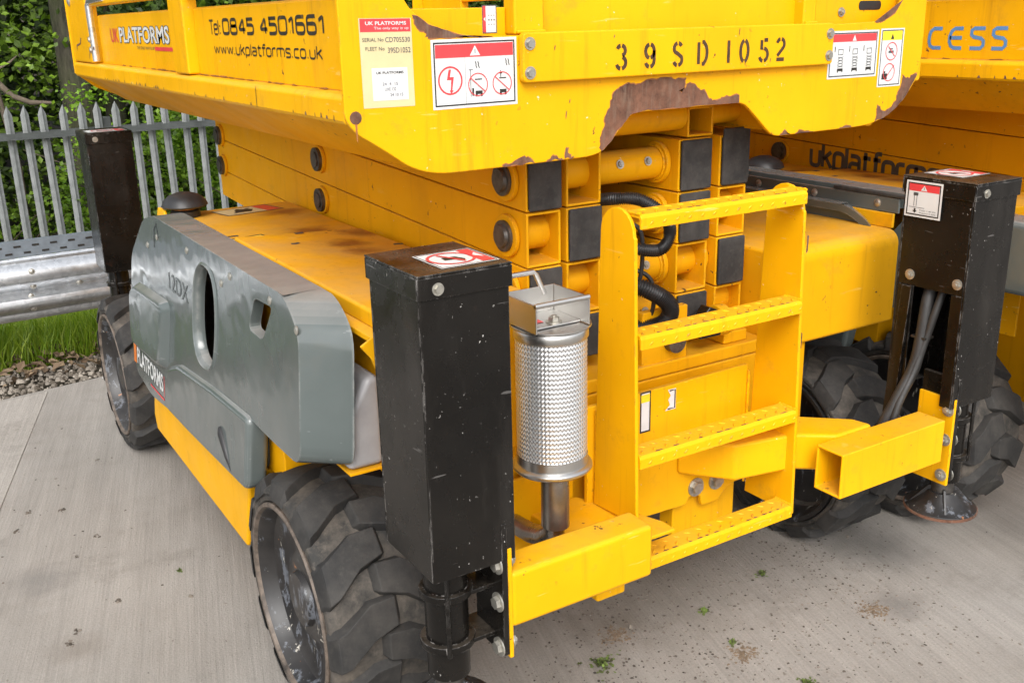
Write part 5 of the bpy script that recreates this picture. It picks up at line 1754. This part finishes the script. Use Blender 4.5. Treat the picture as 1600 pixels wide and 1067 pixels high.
# crack of rust in the end post, drips on the rail
for (y, z, pts) in ((4.86, 1.66, [(0, 0), (0.2, 0.35), (0.8, 0.5), (1.0, 0.9), (0.9, 0.95), (0.7, 0.6), (0.1, 0.45)]), (4.60, 1.63, [(0, 0), (0.4, 0.6), (1, 0.7), (0.9, 0.9), (0.3, 0.75)])):
    f = Flat((0.806, y, z), (0, -0.14, 0), (0, 0, 0.06), 0.0007)
    f.poly(pts, RUST, 0)
    f.obj('rust_patch', plat)
def drips(y0_, y1_, n, seed):
    rnd = random.Random(seed)
    f = Flat((0.802, y0_, 1.562), (0, y1_-y0_, 0), (0, 0, 0.04), 0.0007)
    for i in range(n):
        u = rnd.random()
        w = rnd.uniform(0.003, 0.012)
        f.poly([(u, 0.0), (u+w, 0.0), (u+w*0.6, rnd.uniform(0.05, 0.25)), (u+w*0.2, rnd.uniform(0.1, 0.3))], RUST, 0)
    f.obj('rust_patch', plat)
drips(4.35, 3.35, 26, 3)
drips(3.1, 1.95, 12, 4)
f = Flat((0.802, 2.47, 1.56), (0, -0.012, 0), (0, 0, 0.05), 0.0007)
f.poly([(0, 0), (0.3, 0), (0.35, 1), (0.1, 1)], INK, 0)
f.obj('paint_crack', plat)
# weld splatter line where panel meets rail
rnd = random.Random(12)
m_ = MB()
y = 1.97
while y < 4.45:
    if rnd.random() < 0.45:
        ln = rnd.uniform(0.02, 0.10)
        m_.add([(0.8372, y, 1.6162), (0.8372, y+ln, 1.6162), (0.8372, y+ln*0.9, 1.6162+rnd.uniform(.001, .004)), (0.8372, y+ln*0.2, 1.6162+rnd.uniform(.001, .004))], [(0, 1, 2, 3)])
        m_.add([(0.830, y, 1.6172), (0.837, y, 1.6174), (0.837, y+ln, 1.6174), (0.833, y+ln, 1.6173)], [(0, 1, 2, 3)])
    y += rnd.uniform(0.03, 0.1)
tag(obj('rust_seam', m_, STAIN, plat, smooth=0, recalc=False), kind='stuff')

# ---------------- lettering and labels of the near lift only
own = []
f = Flat((0.838, 2.925, 1.727), (0, -0.85, 0), (0, 0, 0.042), 0.0009)
sq_text(f, 'Tel:', 0.0, 0.04, 0.120, 0.90, 0.15, WORNINK, 0, 0.12)
own.append(f.obj('lettering', plat))
f = Flat((0.838, 2.925, 1.727), (0, -0.85, 0), (0, 0, 0.042), 0.0009)
sq_text(f, '0845 4501661', 0.145, 0.08, 0.99, 0.92, 0.23, WORNINK)
own.append(f.obj('lettering', plat))
f = Flat((0.838, 2.90, 1.668), (0, -0.79, 0), (0, 0, 0.038), 0.0009)
sq_text(f, 'www.ukplatforms.co.uk', 0, 0.26, 1, 0.95, 0.17, WORNINK)
own.append(f.obj('lettering', plat))
f = Flat((0.838, 4.27, 1.672), (0, -0.93, 0), (0, 0, 0.085), 0.0009)
f.text('UK', 0.0, 0.32, 0.145, 0.92, RED, 1, 0.015).text('PLATFORMS', 0.17, 0.30, 0.965, 0.99, INKGREY, 1, 0.055).text('PLATFORMS', 0.175, 0.33, 0.96, 0.96, WHITE, 2, 0.02)
f.text('THE ONLY WAY IS UP', 0.46, 0.08, 0.73, 0.20, INKGREY, 1).rect(0.74, 0.06, 1.0, 0.20, RED, 1).line([(1.0, 0.10), (1.01, 0.5), (1.0, 0.85)], 0.05, RED, 1)
own.append(f.obj('lettering', plat))
f = Flat((0.842, PF, 1.585), (0.115, 0, -0.001), (0, 0, 0.173), 0.0007)
f.rect(0, 0, 1, 1, CREAM, 0).rect(0.02, 0.85, 0.98, 0.995, RED, 1)
f.text('UK PLATFORMS', 0.12, 0.925, 0.90, 0.965, WHITE, 2, 0.02).text('The only way is up', 0.28, 0.868, 0.94, 0.905, WHITE, 2)
f.text('SERIAL No', 0.05, 0.745, 0.45, 0.785, INKGREY, 2).text('CD705530', 0.48, 0.735, 0.96, 0.79, PENCIL, 2)
f.text('FLEET No', 0.10, 0.645, 0.46, 0.685, INKGREY, 2).text('39SD1052', 0.52, 0.615, 0.96, 0.675, PENCIL, 2)
f.rect(0.19, 0.08, 0.88, 0.45, WHITE, 1).text('UK PLATFORMS', 0.27, 0.38, 0.80, 0.41, INK, 2, 0.02)
f.text('24  4  15', 0.38, 0.25, 0.68, 0.285, PENCIL, 2).text('UXE 132', 0.42, 0.19, 0.64, 0.225, PENCIL, 2).text('24 10 15', 0.52, 0.125, 0.77, 0.16, PENCIL, 2)
own.append(f.obj('serial_label', plat))
f = Flat((0.999, PF, 1.572), (0.208, 0, 0.001), (0, 0, 0.141), 0.0007)
f.rect(0, 0, 1, 1, WHITE, 0).frame(0.025, 0.04, 0.975, 0.96, 0.022, INK, 1).rect(0.045, 0.735, 0.955, 0.925, RED, 1)
f.poly([(0.44, 0.755), (0.56, 0.755), (0.50, 0.90)], WHITE, 2).rect(0.496, 0.785, 0.504, 0.85, INKGREY, 3).rect(0.38, 0.06, 0.383, 0.73, INKGREY, 1)
f.ring(0.205, 0.41, 0.195, 0.025, RED, 2).poly([(0.19, 0.57), (0.215, 0.57), (0.20, 0.46), (0.245, 0.46), (0.222, 0.27), (0.238, 0.27), (0.212, 0.22), (0.192, 0.27), (0.206, 0.27), (0.215, 0.42), (0.165, 0.42)], RED, 2)
for u, bolts in ((0.525, (0.50, 0.62)), (0.815, (0.86, 0.64))):
    f.ring(u, 0.33, 0.165, 0.014, RED, 3).line([(u-0.085, 0.43), (u+0.085, 0.22)], 0.014, RED, 4)
    f.rect(u-0.035, 0.40, u+0.05, 0.415, INK, 2).rect(u-0.03, 0.19, u+0.05, 0.24, INK, 2).disc(u-0.02, 0.175, 0.02, INK, 2).disc(u+0.04, 0.175, 0.02, INK, 2)
    bu, bv = bolts
    f.line([(bu, bv+0.05), (bu+0.012, bv), (bu+0.004, bv), (bu+0.018, bv-0.05)], 0.014, INKGREY, 2).line([(bu+0.03, bv+0.05), (bu+0.042, bv), (bu+0.034, bv), (bu+0.048, bv-0.05)], 0.014, INKGREY, 2)
f.rect(0.455, 0.17, 0.475, 0.28, INK, 2).line([(0.44, 0.16), (0.44, 0.55), (0.42, 0.55), (0.47, 0.555)], 0.008, INKGREY, 2).line([(0.80, 0.42), (0.80, 0.52)], 0.014, INK, 2).line([(0.785, 0.48), (0.815, 0.48)], 0.014, INK, 2)
own.append(f.obj('warning_label', plat))
f = Flat((2.186, PF, 1.577), (0.196, 0, 0), (0, 0, 0.123), 0.0008)
f.rect(0, 0, 1, 1, WHITE, 0).frame(0.03, 0.04, 0.97, 0.96, 0.025, INKGREY, 1).rect(0.05, 0.77, 0.95, 0.93, RED, 1).poly([(0.46, 0.785), (0.54, 0.785), (0.50, 0.91)], WHITE, 2)
for i in range(3):
    u = 0.14+0.29*i
    f.rect(u+0.05, 0.16, u+0.16, 0.215, INK, 2).disc(u+0.06, 0.15, 0.018, INK, 2).disc(u+0.15, 0.15, 0.018, INK, 2)
    for k_ in range(4):
        f.line([(u+0.05, 0.24+0.06*k_), (u+0.16, 0.28+0.06*k_)], 0.01, INKGREY, 2).line([(u+0.16, 0.24+0.06*k_), (u+0.05, 0.28+0.06*k_)], 0.01, INKGREY, 2)
    f.frame(u+0.05, 0.50, u+0.15, 0.62, 0.012, INKGREY, 2)
    f.rect(u-0.02, 0.56, u-0.008, 0.68, INK, 2)
own.append(f.obj('warning_label', plat))
f = Flat((2.390, PF, 1.546), (0.098, 0, 0), (0, 0, 0.156), 0.0008)
f.rect(0, 0, 1, 1, WHITE, 0).frame(0.05, 0.025, 0.95, 0.975, 0.018, INKGREY, 1).rect(0.085, 0.80, 0.915, 0.955, LYEL, 1).poly([(0.43, 0.815), (0.57, 0.815), (0.50, 0.915)], INK, 2)
f.ring(0.50, 0.61, 0.15, 0.014, RED, 3).line([(0.35, 0.70), (0.65, 0.52)], 0.014, RED, 4).rect(0.38, 0.58, 0.60, 0.62, INKGREY, 2).rect(0.42, 0.64, 0.56, 0.66, INKGREY, 2)
f.ring(0.46, 0.25, 0.15, 0.014, RED, 3).line([(0.34, 0.16), (0.66, 0.37)], 0.014, RED, 4).rect(0.17, 0.13, 0.40, 0.23, INK, 2).rect(0.25, 0.235, 0.31, 0.27, INK, 2)
own.append(f.obj('warning_label', plat))

# ================================================================== the second lift, standing close on the right
def copy_tree(o, parent, skip):
    if o in skip:
        return None
    c = o.copy()
    COL.objects.link(c)
    c.parent = parent
    for ch in list(o.children):
        copy_tree(ch, c, skip)
    return c
OFF2 = Vector((2.20, -0.12, 0.0))
kids = list(lift.children)
lift2 = lift.copy()
COL.objects.link(lift2)
lift2.location = BASE+OFF2
tag(lift2, 'second yellow scissor lift, at the right edge, with blue lettering on its platform', 'scissor lift')
plat2 = arms2 = None
for k_ in kids:
    c = copy_tree(k_, lift2, set(own)|set(own_marks)|{beac, hcorner}|set(beac.children))
    if c is not None and k_ is plat:
        plat2 = c
    if k_ is cov:
        cov2 = c
    if c is not None and k_ is arms:
        arms2 = c
plat2.location.z -= 0.023
ROOT_OFF = BASE+OFF2
beacon((3.10, 3.02, 1.102), lift2)
obj('cover_nose', MB().prism(round_poly([(1.66, 0.905), (1.94, 0.90), (1.94, 1.13), (1.72, 1.13), (1.66, 1.08)], 0.04), 'X', 2.885, 3.02), GREY, cov2, 0.02, 3)
# blue stroke lettering on the platform side, dark lettering on the arms
G = {
 'a': [[(.0, .95), (.45, .95), (.6, .8), (.6, .05), (.15, .05), (.0, .2), (.0, .4), (.15, .52), (.6, .52)]],
 'c': [[(.62, .95), (.22, .95), (.06, .82), (.0, .6), (.0, .35), (.06, .15), (.22, .05), (.62, .05)]],
 'e': [[(.64, .95), (.24, .95), (.08, .82), (.0, .6), (.0, .35), (.08, .15), (.24, .05), (.62, .05)], [(.0, .52), (.60, .52)]],
 's': [[(.66, .95), (.16, .95), (.03, .86), (.03, .66), (.14, .56), (.50, .50), (.62, .38), (.62, .18), (.50, .05), (.0, .05)]],
}
f = Flat((3.038, 2.395, 1.624), (0, -0.445, 0), (0, 0, 0.068), 0.0009)
for i, ch in enumerate('access'):
    for stroke in G[ch]:
        f.line([((i+px*0.98)/6.0*1.03, py) for px, py in stroke], 0.17, BLUE, 0)
ROOT_OFF = BASE+OFF2
o = f.obj('lettering', plat2)
o.location.z += 0.023
f = Flat((3.540, 3.165, 1.075), (0, -0.66, -0.029), (0, 0, 0.120), 0.0015)
sq_text(f, 'ukplatforms', 0, 0.2, 1, 1, 0.19, mk_simple('charcoal_lettering', (0.085, 0.075, 0.06), 0.5, 0, 0.2, 30))
f.obj('lettering', arms2)
ROOT_OFF = Vector((0, 0, 0))
